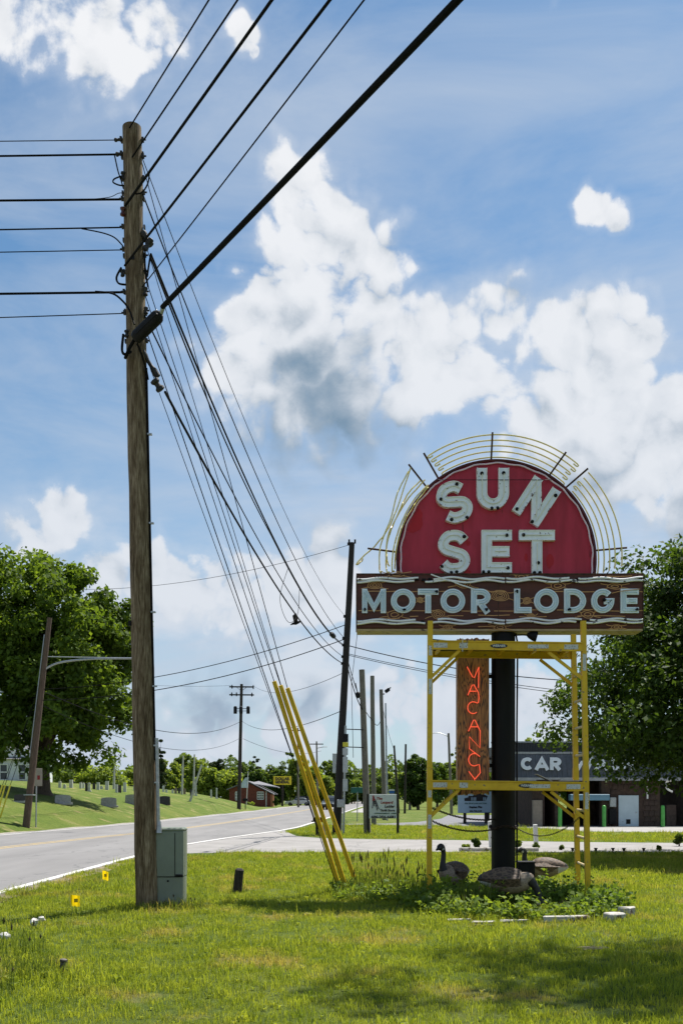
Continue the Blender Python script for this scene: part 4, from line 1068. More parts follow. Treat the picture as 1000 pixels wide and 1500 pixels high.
# ------------------------------------------------------------------ cables
def cable(pts, r, label, group=None, name='cable', n=6):
    m = MB(Vector(pts[0])); m.tube(pts, r, n); return tag(m.build(name, wire_m, smooth=True), label, 'cable', group)
def span(A, B, s, n=26):
    A = Vector(A); B = Vector(B); return [A.lerp(B, i / n) - Vector((0, 0, 4 * s * (i / n) * (1 - i / n))) for i in range(n + 1)]
# to the left along the side street
for (y0, y1, r, lab) in ((205, 205, .0065, 'topmost thin cable leaving the big pole towards the road'), (226, 227, .014, 'second cable below the pole top, heavy and doubled, crossing the road'),
                         (292, 292, .016, 'thick cable crossing the road, dead-ended below the two topmost'), (333, 335, .011, 'cable crossing the road just above the closely paired thin one'),
                         (366, 368, .0075, 'thin cable crossing the road just above the thick drooping cable'), (428, 429, .017, 'thick drooping cable crossing the road with a curled end at the pole'), (459, 464, .0075, 'lowest thin cable crossing the road from the big pole')):
    A = P(184, y0, D0P); e = P(0, y1, D0P)
    sl = (e.z - A.z) / (A.x - e.x); Lx = 38.0
    B = Vector((A.x - Lx, D0P + .3, A.z)); s = max((.004 - min(sl, 0)) * Lx / 4, .05)
    cable(span(A, B, s, 30), r, lab, 'cables crossing the road from the big pole')
# messenger and drip loops of those cables: parts of the pole
jumper([(120, 335, 13.5), (150, 341, 13.48), (168, 348, 13.45), (180, 360, 13.4)], .009); jumper([(140, 427, 13.5), (165, 430, 13.45), (180, 441, 13.35), (190, 455, 13.3), (197, 475, 13.2)], .013)
jumper([(130, 292, 13.5), (160, 289, 13.5), (174, 283, 13.48), (182, 283, 13.4)], .005)
# overhead past the viewer to the next pole behind
OH = 'cables running overhead towards the viewer'
for (x1, y1, x2, r, lab) in ((190, 187, 306, .0095, 'thin overhead cable fixed at the very top of the big pole'), (194, 230, 348, .0105, 'overhead cable fixed just below the pole top, running over the lawn'),
                             (184, 301, 398, .017, 'heavy overhead cable fixed above the pole middle, with a small branching lead'), (183, 389, 483, .0145, 'overhead cable ending in a loop of cable on the pole'),
                             (209, 420, 533, .0075, 'thinnest overhead cable, fixed right above the black splice closure'), (238, 450, 670, .032, 'thickest black overhead cable ending in the splice closure')):
    A = P(x1, y1, 13.36 if x1 < 230 else 12.86); z2 = A.z - .12; d2 = (z2 - CH) * F / HY; B2 = Vector(((x2 - CX) / F * d2, d2, z2))
    k = 34.0 / (B2 - A).length; E = A + (B2 - A) * k; E.z = A.z
    s1 = (A.z - z2) / (B2 - A).length; t2 = 1 / k; s = .12 / (4 * t2 * (1 - t2))
    cable(span(A, E, s, 40), r, lab, OH, n=8)
# down the road to the dark leaning pole
P1D = 40.5
q1b = P(492.5, 1222, P1D); q1b.z = 0; q1t = P(515.5, 795, P1D)
def p1(py): 
    t = (1222 - py) / (1222 - 795.0); return q1b.lerp(q1t, t)
AL = 'cables along the road from the big pole to the dark leaning pole'
def along(x1, y1, y2, r, lab, s, d1=13.4):
    A = P(x1, y1, d1); B = p1(y2); B.x -= .1; return cable(span(A, B, s, 40), r, lab, AL)
along(207, 227, 903, .006, 'thin roadside cable, the highest one reaching the dark leaning pole', .85)
along(208, 281, 935, .010, 'medium roadside cable next below the highest one', .80)
cA = P(221, 372, 13.4); cB = p1(945); cB.x -= .1
cc = span(cA, cB, .90, 40)
cable(cc, .016, 'thick twisted roadside cable carrying a black splice sleeve', AL)
cable([p + Vector((.0, 0, -.05 - .10 * math.sin(math.pi * min(i / 14, 1)))) if i < 15 else p + Vector((0, 0, -.045)) for i, p in enumerate(cc)], .012, 'roadside cable lashed along just below the thick twisted one', AL)
m = MB(); i = 33; c = cc[i]; dvec = (cc[i + 1] - cc[i]).normalized(); m = MB(c); m.lathe(c, [(.03, 0), (.09, .1), (.09, .75), (.03, .85)], 10, axis=dvec); tag(m.build('splice_sleeve', black, smooth=True), 'black splice sleeve on the thick roadside cable near the dark leaning pole', 'cable box')
lp = cc[18]; lp2 = cc[21]
cable(catmull([tuple(lp), tuple(lp.lerp(lp2, .1) + Vector((-.25, 0, -.75))), tuple(lp.lerp(lp2, .35) + Vector((-.12, 0, -1.25))), tuple(lp.lerp(lp2, .8) + Vector((.0, 0, -.85))), tuple(lp2)], 6), .007, 'slack loop of thin wire hanging below the thick roadside cable', AL)
along(212, 462, 962, .011, 'medium roadside cable starting just below the splice closure', .75)
along(242, 574, 972, .018, 'lowest heavy roadside cable held by a clamp on the big pole', .62, 13.35)
# guy wires with yellow guards, tied to one anchor
anc = Vector((.03, 15.55, .03))
GU = 'guy wires from the big pole to the ground anchor'
an = thing('guy_anchor', anc - Vector((0, 0, .03)), 'rusty guy anchor rod and eye in the grass where the stay wires meet', 'anchor')
m = MB(anc - Vector((0, 0, .03))); m.tube([anc + Vector((.10, .12, -.2)), anc, anc + Vector((-.03, -.03, .10))], .018, 8); m.build('rod', rust_m, an)
m = MB(anc - Vector((0, 0, .03))); m.lathe(anc + Vector((-.04, -.03, .08)), [(.05, 0), (.05, .05)], 12, axis=(0, 1, 0)); m.build('eye', rust_m, an)
guards = {1: ((421, 1008), (518, 1284), 'the rightmost'), 2: ((411, 1004), (504, 1292), 'the middle'), 3: ((401.5, 998), (494, 1290), 'the leftmost')}
gy_m = M('guard_yellow', (.70, .46, .018), (.56, .36, .014), 4, .5, spots=((.26, .18, .09), 15, .65))
for i, (ya, lab, glab) in {1: (236, 'stay wire fixed highest on the big pole, guarded in yellow', 'yellow guy guard on the stay wire fixed highest on the pole'),
                     2: (400, 'stay wire fixed at the middle of the cable group, guarded in yellow', 'yellow guy guard between the two other guards'),
                     3: (428, 'stay wire fixed just above the splice closure, guarded in yellow', 'yellow guy guard nearest the bare stay wire')}.items():
    (tx, ty), (bx_, by_), _ = guards[i]
    A = P(207, ya, 13.5); A = p0(A.z) + Vector((.12, .03, 0))
    T = P(tx, ty, 14.75); Bt = P(bx_, by_, 15.42)
    cable([A, T, Bt, anc + Vector((0, 0, .06))], .0065, lab, GU)
    m = MB(Bt); pts = [T.lerp(Bt, k / 8) for k in range(9)]; m.tube(pts, [.034] * 9, 10); tag(m.build('guy_guard', gy_m, smooth=50), glab, 'guy guard', 'yellow guy guards')
for ya, dx, lab in ((478, -.09, 'bare stay wire without a guard, nearest the pole'), (520, -.05, 'second bare stay wire, fixed below the splice closure'), (345, .0, 'bare stay wire fixed above the middle of the cable group')):
    z = zy(ya); cable([p0(z) + Vector((.12, .02, 0)), anc + Vector((dx, 0, .05))], .0055 if ya != 478 else .008, lab, GU)
tag((lambda m: (m.tube([anc + Vector((-.42, -.12, 1.25)), anc + Vector((-.10, 0, .12))], .012, 6), m.build('turnbuckle', black))[1])(MB(anc)), 'thin dark turnbuckle rod on the bare stay wire above the anchor', 'rod')

# dark leaning pole by the crossing
lean = thing('utility_pole', q1b, 'dark tarred leaning utility pole at the far corner of the crossing', 'utility pole')
pole_mesh(q1b, q1t, .175, .11, q1b, 16).build('pole_shaft', M('tarred_pole', (.022, .018, .015), (.012, .010, .009), 6, .8, .4, stretch=(6, 6, .6)), lean, smooth=60)
m = MB(q1b)
for py in (797, 903, 935, 945, 962, 972): m.box(p1(py) + Vector((-.13, -.02, 0)), (.12, .12, .10))
m.box(p1(795) + Vector((-.12, 0, .05)), (.07, .07, .16)); m.box(p1(795) + Vector((.12, 0, .05)), (.07, .07, .16)); m.build('clamp', black, lean)
m = MB(q1b); m.tube([q1t + Vector((.25, 0, -3.4)), p1(1000) + Vector((.28, 0, 0)), p1(1110) + Vector((.52, 0, 0))], .012, 6); m.build('down_lead', wire_m, lean)
# round pipe beside it with small signs
pp = P(503, 1224, 40.2); pp.z = 0
sp_ = thing('sign_post', pp, 'galvanised pipe post with small black-and-yellow and white signs beside the dark leaning pole', 'sign')
m = MB(pp); m.tube([pp, pp + Vector((.08, 0, 4.4))], .045, 10); m.build('post', galv, sp_, smooth=True)
m = MB(pp); m.box(P(506, 1081, 40.12), (.22, .02, .33)); m.build('black_plate', black, sp_)
m = MB(pp); m.box(P(506, 1090.5, 40.12), (.23, .02, .18)); pl_ = m.build('yellow_plate', M('sign_yellow', (.72, .64, .05), None, 6, .5), sp_)
for py, w_, h_ in ((1101, .22, .28), (1120, .20, .62), (1150, .2, .5)):
    m = MB(pp); m.box(P(505.5, py, 40.14), (w_, .02, h_)); m.build('white_plate', M('sign_back', (.50, .52, .53), (.40, .42, .43), 6, .5), sp_)
m = MB(pp); m.bevbox(P(499, 1177, 40.1), (.30, .25, .32), .02); m.build('meter_box', galv, sp_)
pq = P(491.5, 1222, 43); pq.z = 0
tq = thing('traffic_sign', pq, 'grey back of a large road sign on a thin post behind the dark pole', 'sign')
m = MB(pq); m.tube([pq + Vector((.25, 0, 0)), pq + Vector((.25, 0, 3.6))], .03, 8); m.build('post', galv, tq)
m = MB(pq); m.bevbox(P(497, 1118, 42.95), (.60, .02, .85), .008); m.build('plate', M('sign_back', (1, 1, 1)), tq)

def simple_pole(bx, by, tx, ty, r0, r1, label, mat, d=None, group=None, arms=None, nm='utility_pole'):
    if d is None: g = hit(bx, by)
    else: g = P(bx, by, d); g.z = TZ(g.x, d)
    t = P(tx, ty, g.y); o = thing(nm, g, label, 'utility pole', group)
    pole_mesh(g, t, r0, r1, g, 12, 8).build('pole_shaft', mat, o, smooth=60); return o, g, t
BGP = 'utility poles along the road'
A_, g1, t1 = simple_pole(538, 1221, 530, 981, .145, .115, 'bare grey timber pole behind the white thrift shop sign', grey_wood, 40.8, BGP)
for py in (1068, 1094):
    m = MB(g1); m.tube([P(505, py, 40.6), P(532, py + 1, 40.6)], .02, 6); m.build('brace_pipe', black, A_)
B_, g2, t2 = simple_pole(547.5, 1205, 545, 990, .13, .11, 'bare straight timber pole next to the pole behind the thrift shop sign', grey_wood, 52, BGP)
C_, g3, t3 = simple_pole(563, 1195, 558, 1010, .155, .12, 'timber pole with a floodlight on a short arm', grey_wood, 66, BGP)
m = MB(g3); m.tube([P(558.5, 1017, 66), P(563, 1016.5, 66)], .04, 6); m.build('arm', black, C_)
m = MB(g3); fl = P(567, 1011.5, 65.8); m.bevbox(fl, (.34, .3, .22), .03, Matrix.Rotation(R(-35), 3, 'Y')); m.box(fl + Vector((.12, -.05, .12)), (.25, .3, .06), Matrix.Rotation(R(-35), 3, 'Y')); m.build('floodlight', black, C_)
simple_pole(567, 1196, 564.5, 1030, .06, .05, 'thin metal mast beside the pole with the floodlight', galv, 64, BGP)
simple_pole(583.5, 1185, 577, 1092, .12, .09, 'slender leaning pole against the dark round tree', dark_wood, 95, BGP)
simple_pole(592.5, 1189, 594, 1090, .11, .09, 'straight dark slender pole against the dark round tree', dark_wood, 92, BGP)
simple_pole(600, 1180, 600, 1125, .16, .12, 'short pale pole at the foot of the dark round tree', grey_wood, 120, BGP)
LP_, gq, tq2 = simple_pole(661, 1191, 656.5, 1074, .14, .10, 'brown pole with a thin curved lamp arm seen beside the vacancy board', grey_wood, 90, BGP)
m = MB(gq); m.tube([P(x, y, 90) for x, y in catmull([(632, 1074), (642, 1073.5), (650, 1076), (656, 1079)], 4)], .035, 6); m.build('lamp_arm', galv, LP_, smooth=True)
# left leaning pole by the cemetery, with its lamp arm
L_, gl, tl = simple_pole(38.5, 1212, 73, 905, .175, .11, 'brown leaning utility pole with a long lamp arm at the edge of the cemetery', M('brown_pole', (.15, .10, .07), (.07, .045, .03), 6, .85, .4, stretch=(7, 7, .6)), None, BGP)
GD = gl.y
def lp_(py): return gl.lerp(tl, (1212 - py) / 307.0)
m = MB(gl); m.tube([P(x, y, GD) for x, y in catmull([(65, 981), (80, 973), (100, 968.5), (130, 965.5), (165, 964.5), (208, 964.5)], 4)], .045, 8); m.build('lamp_arm', galv, L_, smooth=True)
m = MB(gl); m.tube([P(70, 962, GD), P(208, 964.2, GD)], .02, 6); m.build('arm_brace', galv, L_)
m = MB(gl); m.bevbox(P(211, 965.5, GD), (.55, .3, .16), .06); m.build('lamp_head', galv, L_)
m = MB(gl); m.tube([lp_(930) + Vector((-.12, -.1, 0)), lp_(1110) + Vector((-.16, -.1, 0))], .02, 6); m.box(lp_(1165), (.42, .42, .05)); m.build('down_lead', galv, L_)
for i, (tx, bx_, lab) in enumerate(((8, -6, 'next to the white building'), (4, -12, 'beyond the nearest one'), (15.5, -.5, 'closest to the leaning pole'))):
    T = P(tx, 1150, GD); B = P(bx_, 1202, GD); m = MB(B); m.tube([T, B], .04, 8); tag(m.build('guy_guard', M('guard_bright_yellow', (.75, .66, .05), None, 5, .4), smooth=True), 'bright yellow guy guard by the cemetery, %s' % lab, 'guy guard', 'guy guards by the cemetery')
    cable([lp_(985 + i * 20), T], .012, 'stay wire of the leaning cemetery pole, %s' % lab, 'stay wires of the cemetery pole')
# tall cross-arm pole
T_, gt, tt = simple_pole(350, 1184, 354, 1002, .22, .15, 'tall dark pole with two cross arms and three transformer cans', M('dark_pole', (.045, .035, .028), (.025, .02, .017), 6, .8, .3), 108, BGP)
TD = gt.y
for py in (1006, 1017.7):
    m = MB(gt); m.bar(P(336, py, TD - .2), P(372, py + .3, TD - .2), .12, .14); m.build('cross_arm', dark_wood, T_)
for x, py in ((340, 1004), (346.5, 1015), (339.5, 1015), (369, 1015.5), (371, 1004.5)):
    m = MB(gt); m.lathe(P(x, py + 5, TD - .25), [(.035, 0), (.08, .1), (.05, .2), (.08, .3), (.03, .45)], 8); m.build('insulator', black, T_, smooth=True)
for x in (344.7, 353, 363.5):
    m = MB(gt); m.lathe(P(x, 1045.5, TD - .28), [(.17, 0), (.19, .05), (.19, .72), (.13, .80), (.04, .84)], 12); m.build('transformer', black, T_, smooth=50)
m = MB(gt); m.bar(P(345, 1038, TD - .1), P(363, 1038, TD - .1), .06, .06); m.bar(P(345, 1041.5, TD - .1), P(363, 1041.5, TD - .1), .05, .05); m.bar(P(347, 1007, TD - .2), P(353.5, 1012, TD - .2), .04, .04); m.bar(P(361, 1007, TD - .2), P(354, 1012, TD - .2), .04, .04); m.build('bracket', black, T_)
# far cross-arm poles
for bx_, tx, ty, d, lab, arm in ((437, 436, 1066, 150, 'far cross-arm pole seen beside the yellow guards', 1), (465.5, 463.5, 1086, 150, 'far cross-arm pole with a small lamp beyond the crossing', 1), (519, 519, 1126, 240, 'farthest small cross-arm pole above the driveway', 1)):
    o, g, t = simple_pole(bx_, 1185, tx, ty, .17, .11, lab, grey_wood, d, BGP)
    m = MB(g); w_ = 10 if d < 200 else 5; m.bar(P(tx - w_, ty + 4, d - .15), P(tx + w_, ty + 4, d - .15), .12, .14); m.build('cross_arm', dark_wood, o)
    if bx_ == 465.5: m = MB(g); m.tube([P(464, ty + 10, d), P(474, ty + 8, d), P(479, ty + 8, d)], .06, 6); m.build('lamp_arm', galv, o)
# cables between those poles
XW = 'cables crossing the road beyond the lawn'
def xw(A, B, r, s, lab): cable(span(A, B, s, 30), r, lab, XW)
xw(p1(914), lp_(1010), .016, .55, 'upper cable from the dark leaning pole to the cemetery pole'); xw(p1(935), lp_(1026), .018, .6, 'lower cable from the dark leaning pole to the cemetery pole')
xw(p1(797), P(-20, 850, 60), .010, 1.1, 'faint top wire from the dark leaning pole over the road')
xw(lp_(1012), P(352, 1057, TD), .022, 1.6, 'sagging cable from the cemetery pole to the cross-arm pole, the heavier one'); xw(lp_(1032), P(352, 1081, TD), .016, 1.7, 'sagging thin cable from the cemetery pole to the cross-arm pole')
xw(P(340, 1004, TD), P(-60, 960, 90), .012, 1.0, 'thin wire leaving the cross arm over the cemetery'); xw(P(371, 1004.5, TD), P(504, 985, 41), .012, .8, 'thin wire from the cross arm to the dark leaning pole')
xw(P(354, 1056, TD), P(503, 1040, 41), .016, .9, 'heavier cable from the cross-arm pole to the dark leaning pole'); xw(P(356, 1082, TD), P(470, 1100, 149), .02, .9, 'cable from the cross-arm pole to the far lamp pole')
far_r = P(1150, 1004, 36)
xw(p1(945), P(1120, 990, 37), .018, .75, 'upper cable from the dark leaning pole passing behind the vacancy board'); xw(p1(957), P(1120, 1030, 37), .012, .45, 'thin middle cable from the dark leaning pole passing behind the vacancy board')
xw(p1(959), P(1120, 1036, 37), .012, .45, 'thin lower cable from the dark leaning pole passing behind the vacancy board')
xw(p1(966), P(531, 1040, 40.7), .022, .25, 'drooping cable between the dark leaning pole and the bare pole'); xw(p1(958), P(546, 1055, 52), .018, .5, 'drooping cable between the dark leaning pole and the straight bare pole')
xw(P(546, 1055, 52), P(559, 1050, 66), .018, .4, 'short sagging cable between the straight bare pole and the floodlight pole')
xw(P(559, 1030, 66), P(578, 1100, 95), .014, .4, 'cable falling from the floodlight pole to the slender leaning pole')
c = P(524, 1018, 41.5); m = MB(c); m.ball(c, .11, 10, 7, sc=(1, 1, 1.3)); m.tube([c + Vector((-.1, 0, .5)), c], .02, 6); tag(m.build('cable_coil', black, smooth=True), 'black round cable splice hanging between the dark pole and the bare pole', 'cable box')

# ------------------------------------------------------------------ car wash
BD_ = 51.2
def bp_(px, py, d=BD_): return P(px, py, d)
brick_d = M('dark_brick', (.085, .055, .042), (.045, .030, .024), 5, .9, .3)
metal_g = M('corrugated_grey', (.115, .118, .128), (.085, .088, .096), 4, .5, .03, .3)
metal_d = M('corrugated_dark', (.05, .052, .058), (.036, .038, .043), 4, .5, .03, .3)
x0 = bp_(738, 0).x; x1 = x0 + 25.0
WL = Vector((x0, BD_, 0))
cw = thing('car_wash', WL, 'car wash with grey ribbed fascia, white letters, dark brick bays and a pale blue door', 'building')
zf0, zf1 = bp_(0, 1140).z, bp_(0, 1104).z; zu = bp_(0, 1086.5).z
m = MB(WL); m.box((x0 + 12.5, BD_ + 6.0, (zf0 + zf1) / 2 + .25), (24.6, 10.2, zf1 - zf0 - .7)); m.build('roof', metal_d, cw)
def ribbed(name, xa, xb, y, z0, z1, pitch, mat, lean_=0.0, dep=.03):
    m = MB(WL); n = int((xb - xa) / pitch); pts = []
    for i in range(n):
        x = xa + i * pitch; pts += [(x, 0), (x + pitch * .62, 0), (x + pitch * .70, -dep), (x + pitch * .92, -dep)]
    pts.append((xb, 0)); vs = []
    for x, dy in pts: vs += [(x, y + dy, z0), (x, y + dy + lean_, z1)]
    m.add(vs, [(2 * i, 2 * i + 2, 2 * i + 3, 2 * i + 1) for i in range(len(pts) - 1)]); return m.build(name, mat, cw, fix=False)
ribbed('fascia', x0 - .2, x1, BD_ - .75, zf0, zf1, .26, metal_g, .45)
ribbed('upper_wall', x0, x1, BD_ + .9, zf1 - .3, zu, .14, metal_d, 0, .02)
m = MB(WL); m.box((x0 + 12.4, BD_ - .28, zf1 + .03), (25.4, .12, .10)); m.box((x0 + 12.4, BD_ - .77, zf0 - .06), (25.4, .10, .16)); m.box((x0 + 12.4, BD_ + .9, zu + .03), (25.2, .16, .08)); m.build('fascia_trim', M('trim_pale', (.34, .35, .37), None, 6, .5), cw)
m = MB(WL); m.box((x0 + 12.4, BD_ + 5.2, zu - .35), (25.0, 8.2, .5)); m.build('roof_deck', metal_d, cw)
m = MB(WL); m.add([(x0 - .2, BD_ - .70, zf0 + .02), (x0 - .2, BD_ - .3, zf1 - .02), (x0 - .2, BD_ + 1, zf1 - .02), (x0 - .2, BD_ + 1, zf0 + .02)], [(0, 1, 2, 3)]); m.build('fascia_end', metal_g, cw)
# sign letters standing on the sloping fascia
def fp(x, y, z):
    t = (1140 - y) / 36.0; v = P(x, y, BD_ - .80 + .45 * t); v.y -= z; return v
for ch, xa, xb in (('C', 762, 781), ('A', 782.5, 803), ('R', 804.5, 821), ('W', 838, 869), ('A', 870, 890), ('S', 891.5, 908), ('H', 910, 928)):
    m = MB(WL)
    for i, (pth, c_) in enumerate(glyph(ch, xa, 1109.5, xb, 1128, 5.2)): band(m, pth, c_, 5.2, fp, .005, .09 - .005 * i)
    m.build('letter_' + ch.lower(), M('letter_white', (.80, .80, .80), (.72, .72, .72), 6, .5), cw)
# walls, piers and bays
def wall(px0, px1, d0, dep, py_top=1141, mat=brick_d, name='brick_pier', z0=0.0):
    a = bp_(px0, 0, d0).x; b = bp_(px1, 0, d0).x; zt = bp_(0, py_top, d0).z; m = MB(WL); m.bevbox(((a + b) / 2, d0 + dep / 2, (z0 + zt) / 2), (b - a, dep, zt - z0), .02); return m.build(name, mat, cw)
wall(779, 797, BD_, 9.5); wall(812, 817, BD_, 9.5); wall(893, 966, BD_, .35, name='front_wall'); wall(831, 893, BD_ + 3.5, .3, name='back_wall'); wall(740, 746, BD_, .5); wall(740, 746, BD_ + 9.2, .5)
wall(975, 990, BD_ + 1, .8, py_top=1179, mat=M('brown_block', (.17, .12, .10), (.11, .08, .065), 5, .9)); wall(1010, 1022, BD_, 9.5); wall(1075, 1180, BD_, .35, name='front_wall'); wall(880, 893, BD_, .5); wall(893, 900, BD_ + .4, 3.3)
wall(780, 794, BD_ - .25, .25, py_top=1172, mat=M('tan_panel', (.30, .25, .20), (.24, .2, .16), 5, .7), name='control_panel')
# courses of brick on the front wall: long shallow reveals picked out one by one
ca = bp_(894, 0).x; cb_ = bp_(965, 0).x
brick_me = None
for r_ in range(9):
    for c_ in range(9):
        wdt = (cb_ - ca) / 9; xx = ca + wdt * (c_ + .5) + (wdt * .25 if r_ % 2 else 0); zz = .12 + r_ * .275
        if xx + wdt * .5 > cb_ + .05: continue
        if bp_(902, 0).x < xx + wdt * .5 and xx - wdt * .5 < bp_(936, 0).x and zz < 1.85: continue
        if brick_me is None:
            m = MB(); m.bevbox((0, 0, 0), (wdt * .96, .05, .255), .012); b0 = m.build('brick', M('brick_face', (.075, .05, .040), (.045, .030, .025), 4, .9, .3), cw); brick_me = b0.data
        else: b0 = bpy.data.objects.new('brick', brick_me); COL.objects.link(b0); b0.parent = cw
        b0.location = Vector((xx, BD_ - .015 - .01 * random.random(), zz)) - WL
m = MB(WL); dd = (bp_(904.5, 1165), bp_(934, 1211)); m.bevbox(((dd[0].x + dd[1].x) / 2, BD_ - .06, dd[0].z / 2 + .0), (dd[1].x - dd[0].x, .07, dd[0].z), .015); dr = m.build('door', M('door_pale_blue', (.52, .62, .68), (.45, .55, .60), 2, .5, spots=((.30, .30, .30), 7, .72)), cw)
m = MB(WL); m.box(bp_(919.5, 1203.5, BD_ - .10), (.22, .02, .24)); m.build('vent', black, dr)
m = MB(WL); m.lathe(bp_(931, 1190, BD_ - .09), [(.03, 0), (.03, .06)], 8, axis=(0, -1, 0)); m.build('handle', galv, dr)
m = MB(WL); a = bp_(832, 1163.5); b = bp_(889, 1172.5); m.bevbox(((a.x + b.x) / 2, BD_ - .2, (a.z + b.z) / 2), (b.x - a.x, .5, a.z - b.z), .02); m.box(((a.x + b.x) / 2, BD_ - .46, a.z - .06), (b.x - a.x - .1, .02, .07)); m.build('bay_canopy', M('canopy_blue', (.16, .30, .40), (.12, .24, .33), 3, .5), cw)
m = MB(WL); m.bevbox(bp_(896.5, 1175, BD_ - .15), (.32, .22, .5), .02); m.build('change_machine', galv, cw)
m = MB(WL); m.bevbox(bp_(896, 1196, BD_ - .15), (.36, .3, .8), .02); m.build('vending_box', black, cw)
m = MB(WL); m.tube([bp_(947.5, 1152, BD_ - .2), bp_(947.5, 1170, BD_ - .2)], .045, 8); m.build('wall_lamp', M('tube_white', (.8, .8, .78), None, 5, .4), cw)
m = MB(WL); m.tube([bp_(x, y, BD_ - .6) for x, y in catmull([(984, 1160), (977, 1156), (974, 1149), (978, 1144), (986, 1144)], 4)], .05, 8); m.build('hose_boom', M('tube_white', (.8, .8, .78)), cw, smooth=True)
m = MB(WL); m.box((bp_(860, 0).x, BD_ + 3.3, .45), (1.6, .3, .9)); m.build('equipment', black, cw)
grn = M('bollard_green', (.10, .42, .08), (.08, .34, .06), 4, .5)
for px, lab in ((819.5, 'bright green bollard by the brick pier of the open bay'), (884, 'bright green bollard under the end of the blue canopy'), (970, 'bright green bollard at the corner beyond the pale blue door')):
    c = bp_(px, 1211, 50.3); c.z = 0; m = MB(c); m.lathe(c, [(.10, 0), (.10, 1.0), (.085, 1.06), (.04, 1.1)], 12); tag(m.build('bollard', grn, smooth=50), lab, 'bollard', 'green bollards')

# ------------------------------------------------------------------ brick house
HB = 152.0
hb = P(368, 1182.5, HB); hb.z = TZ(hb.x, HB); HLx = hb
brick_r = M('red_brick', (.19, .055, .035), (.12, .035, .024), 4, .9, .2)
roof_m = M('shingle_grey', (.19, .19, .20), (.13, .13, .14), 3, .9, .2)
house = thing('brick_house', HLx, 'small red brick house with grey gabled roof behind the cross-arm pole', 'house')
def hx(px, d=HB): return P(px, 0, d).x
gz0 = hb.z; ze = P(0, 1157, HB).z; zr = P(0, 1146.5, HB).z
xa, xp, xb = hx(336), hx(363), hx(396)
m = MB(HLx); m.prism([(xa, HB, gz0 - .3), (xb, HB, gz0 - .3), (xb, HB, ze - .6), (xp, HB, zr), (xa, HB, ze + .1)], (0, 9, 0)); m.build('wall', brick_r, house)
m = MB(HLx)
for (ax, az, bx_, bz) in ((xa - .4, ze - .05, xp, zr + .12), (xp, zr + .12, xb + .5, ze - .72)):
    m.prism([(ax, HB - .5, az), (bx_, HB - .5, bz), (bx_, HB - .5, bz + .16), (ax, HB - .5, az + .16)], (0, 10, 0))
m.build('roof', roof_m, house)
m = MB(HLx); m.prism([(hx(364), HB + .5, zr - .2), (hx(405), HB + 3, ze + .35), (hx(405), HB + 8.6, ze + .35), (hx(372), HB + 8.6, zr + .25)], (0, 0, .14)); m.build('side_roof', roof_m, house)
for pxa, pxb, pya, pyb in ((345, 350, 1160, 1172), (377, 386, 1160, 1171)):
    a = P(pxa, pya, HB - .06); b = P(pxb, pyb, HB - .06); m = MB(HLx); m.box(((a.x + b.x) / 2, HB - .03, (a.z + b.z) / 2), (b.x - a.x, .1, a.z - b.z)); wn = m.build('window', M('window_dark', (.05, .06, .07), None, 5, .15), house)
    m = MB(HLx); w_ = b.x - a.x
    for k in range(4): x = a.x + w_ * k / 3; m.box((x, HB - .09, (a.z + b.z) / 2), (.09, .05, a.z - b.z))
    for k in range(4): z = b.z + (a.z - b.z) * k / 3; m.box(((a.x + b.x) / 2, HB - .095, z), (w_, .05, .09))
    m.build('frame', white_p, wn)
m = MB(HLx); a = P(396.5, 1164, HB + .5); b = P(400.5, 1183, HB + .5); m.box(((a.x + b.x) / 2, HB + .6, (a.z + gz0) / 2), (b.x - a.x, 1.4, a.z - gz0)); m.build('porch_door', M('door_orange', (.36, .14, .06), None, 4, .6), house)
m = MB(HLx); m.box((hx(390), HB - .1, 1.2), (.12, .12, 2.4)); m.build('downpipe', white_p, house)
# white building at the left edge
WB = 96.0
wb = P(-4, 1150, WB); wb.z = TZ(wb.x, WB)
wh = thing('white_building', wb, 'white clapboard building behind the big cemetery tree', 'house')
wa, wc = P(-60, 0, WB).x, P(42, 0, WB).x; zt = P(0, 1112, WB).z
m = MB(wb); m.box(((wa + wc) / 2, WB + 4, (zt + wb.z) / 2 - .3), (wc - wa, 8, zt - wb.z + .6)); m.build('wall', M('white_clapboard', (.74, .75, .76), (.66, .67, .68), 3, .6), wh)
for k in range(11):
    m = MB(wb); m.box(((wa + wc) / 2, WB - .012, wb.z + .2 + k * .27), (wc - wa, .035, .235), Matrix.Rotation(R(-2.5), 3, 'X')); m.build('clapboard', M('white_clapboard', (1, 1, 1)), wh)
m = MB(wb); m.prism([(wa - .4, WB - .5, zt), (wa - .4, WB + 4, zt + 2.4), (wa - .4, WB + 8.5, zt)], (wc - wa + .8, 0, 0)); m.build('roof', roof_m, wh)
for px in (6, 33):
    m = MB(wb); m.box(P(px, 1131, WB - .08), (.62 if px < 20 else .5, .1, 1.4)); wn = m.build('window', M('window_dark', (1, 1, 1)), wh)
    m = MB(wb); c = P(px, 1131, WB - .14)
    for dx in (-.36, .36): m.box(c + Vector((dx, 0, 0)), (.1, .08, 1.55))
    for dz in (-.74, 0, .74): m.box(c + Vector((0, .004, dz)), (.78, .08, .1))
    m.build('frame', white_p, wn)

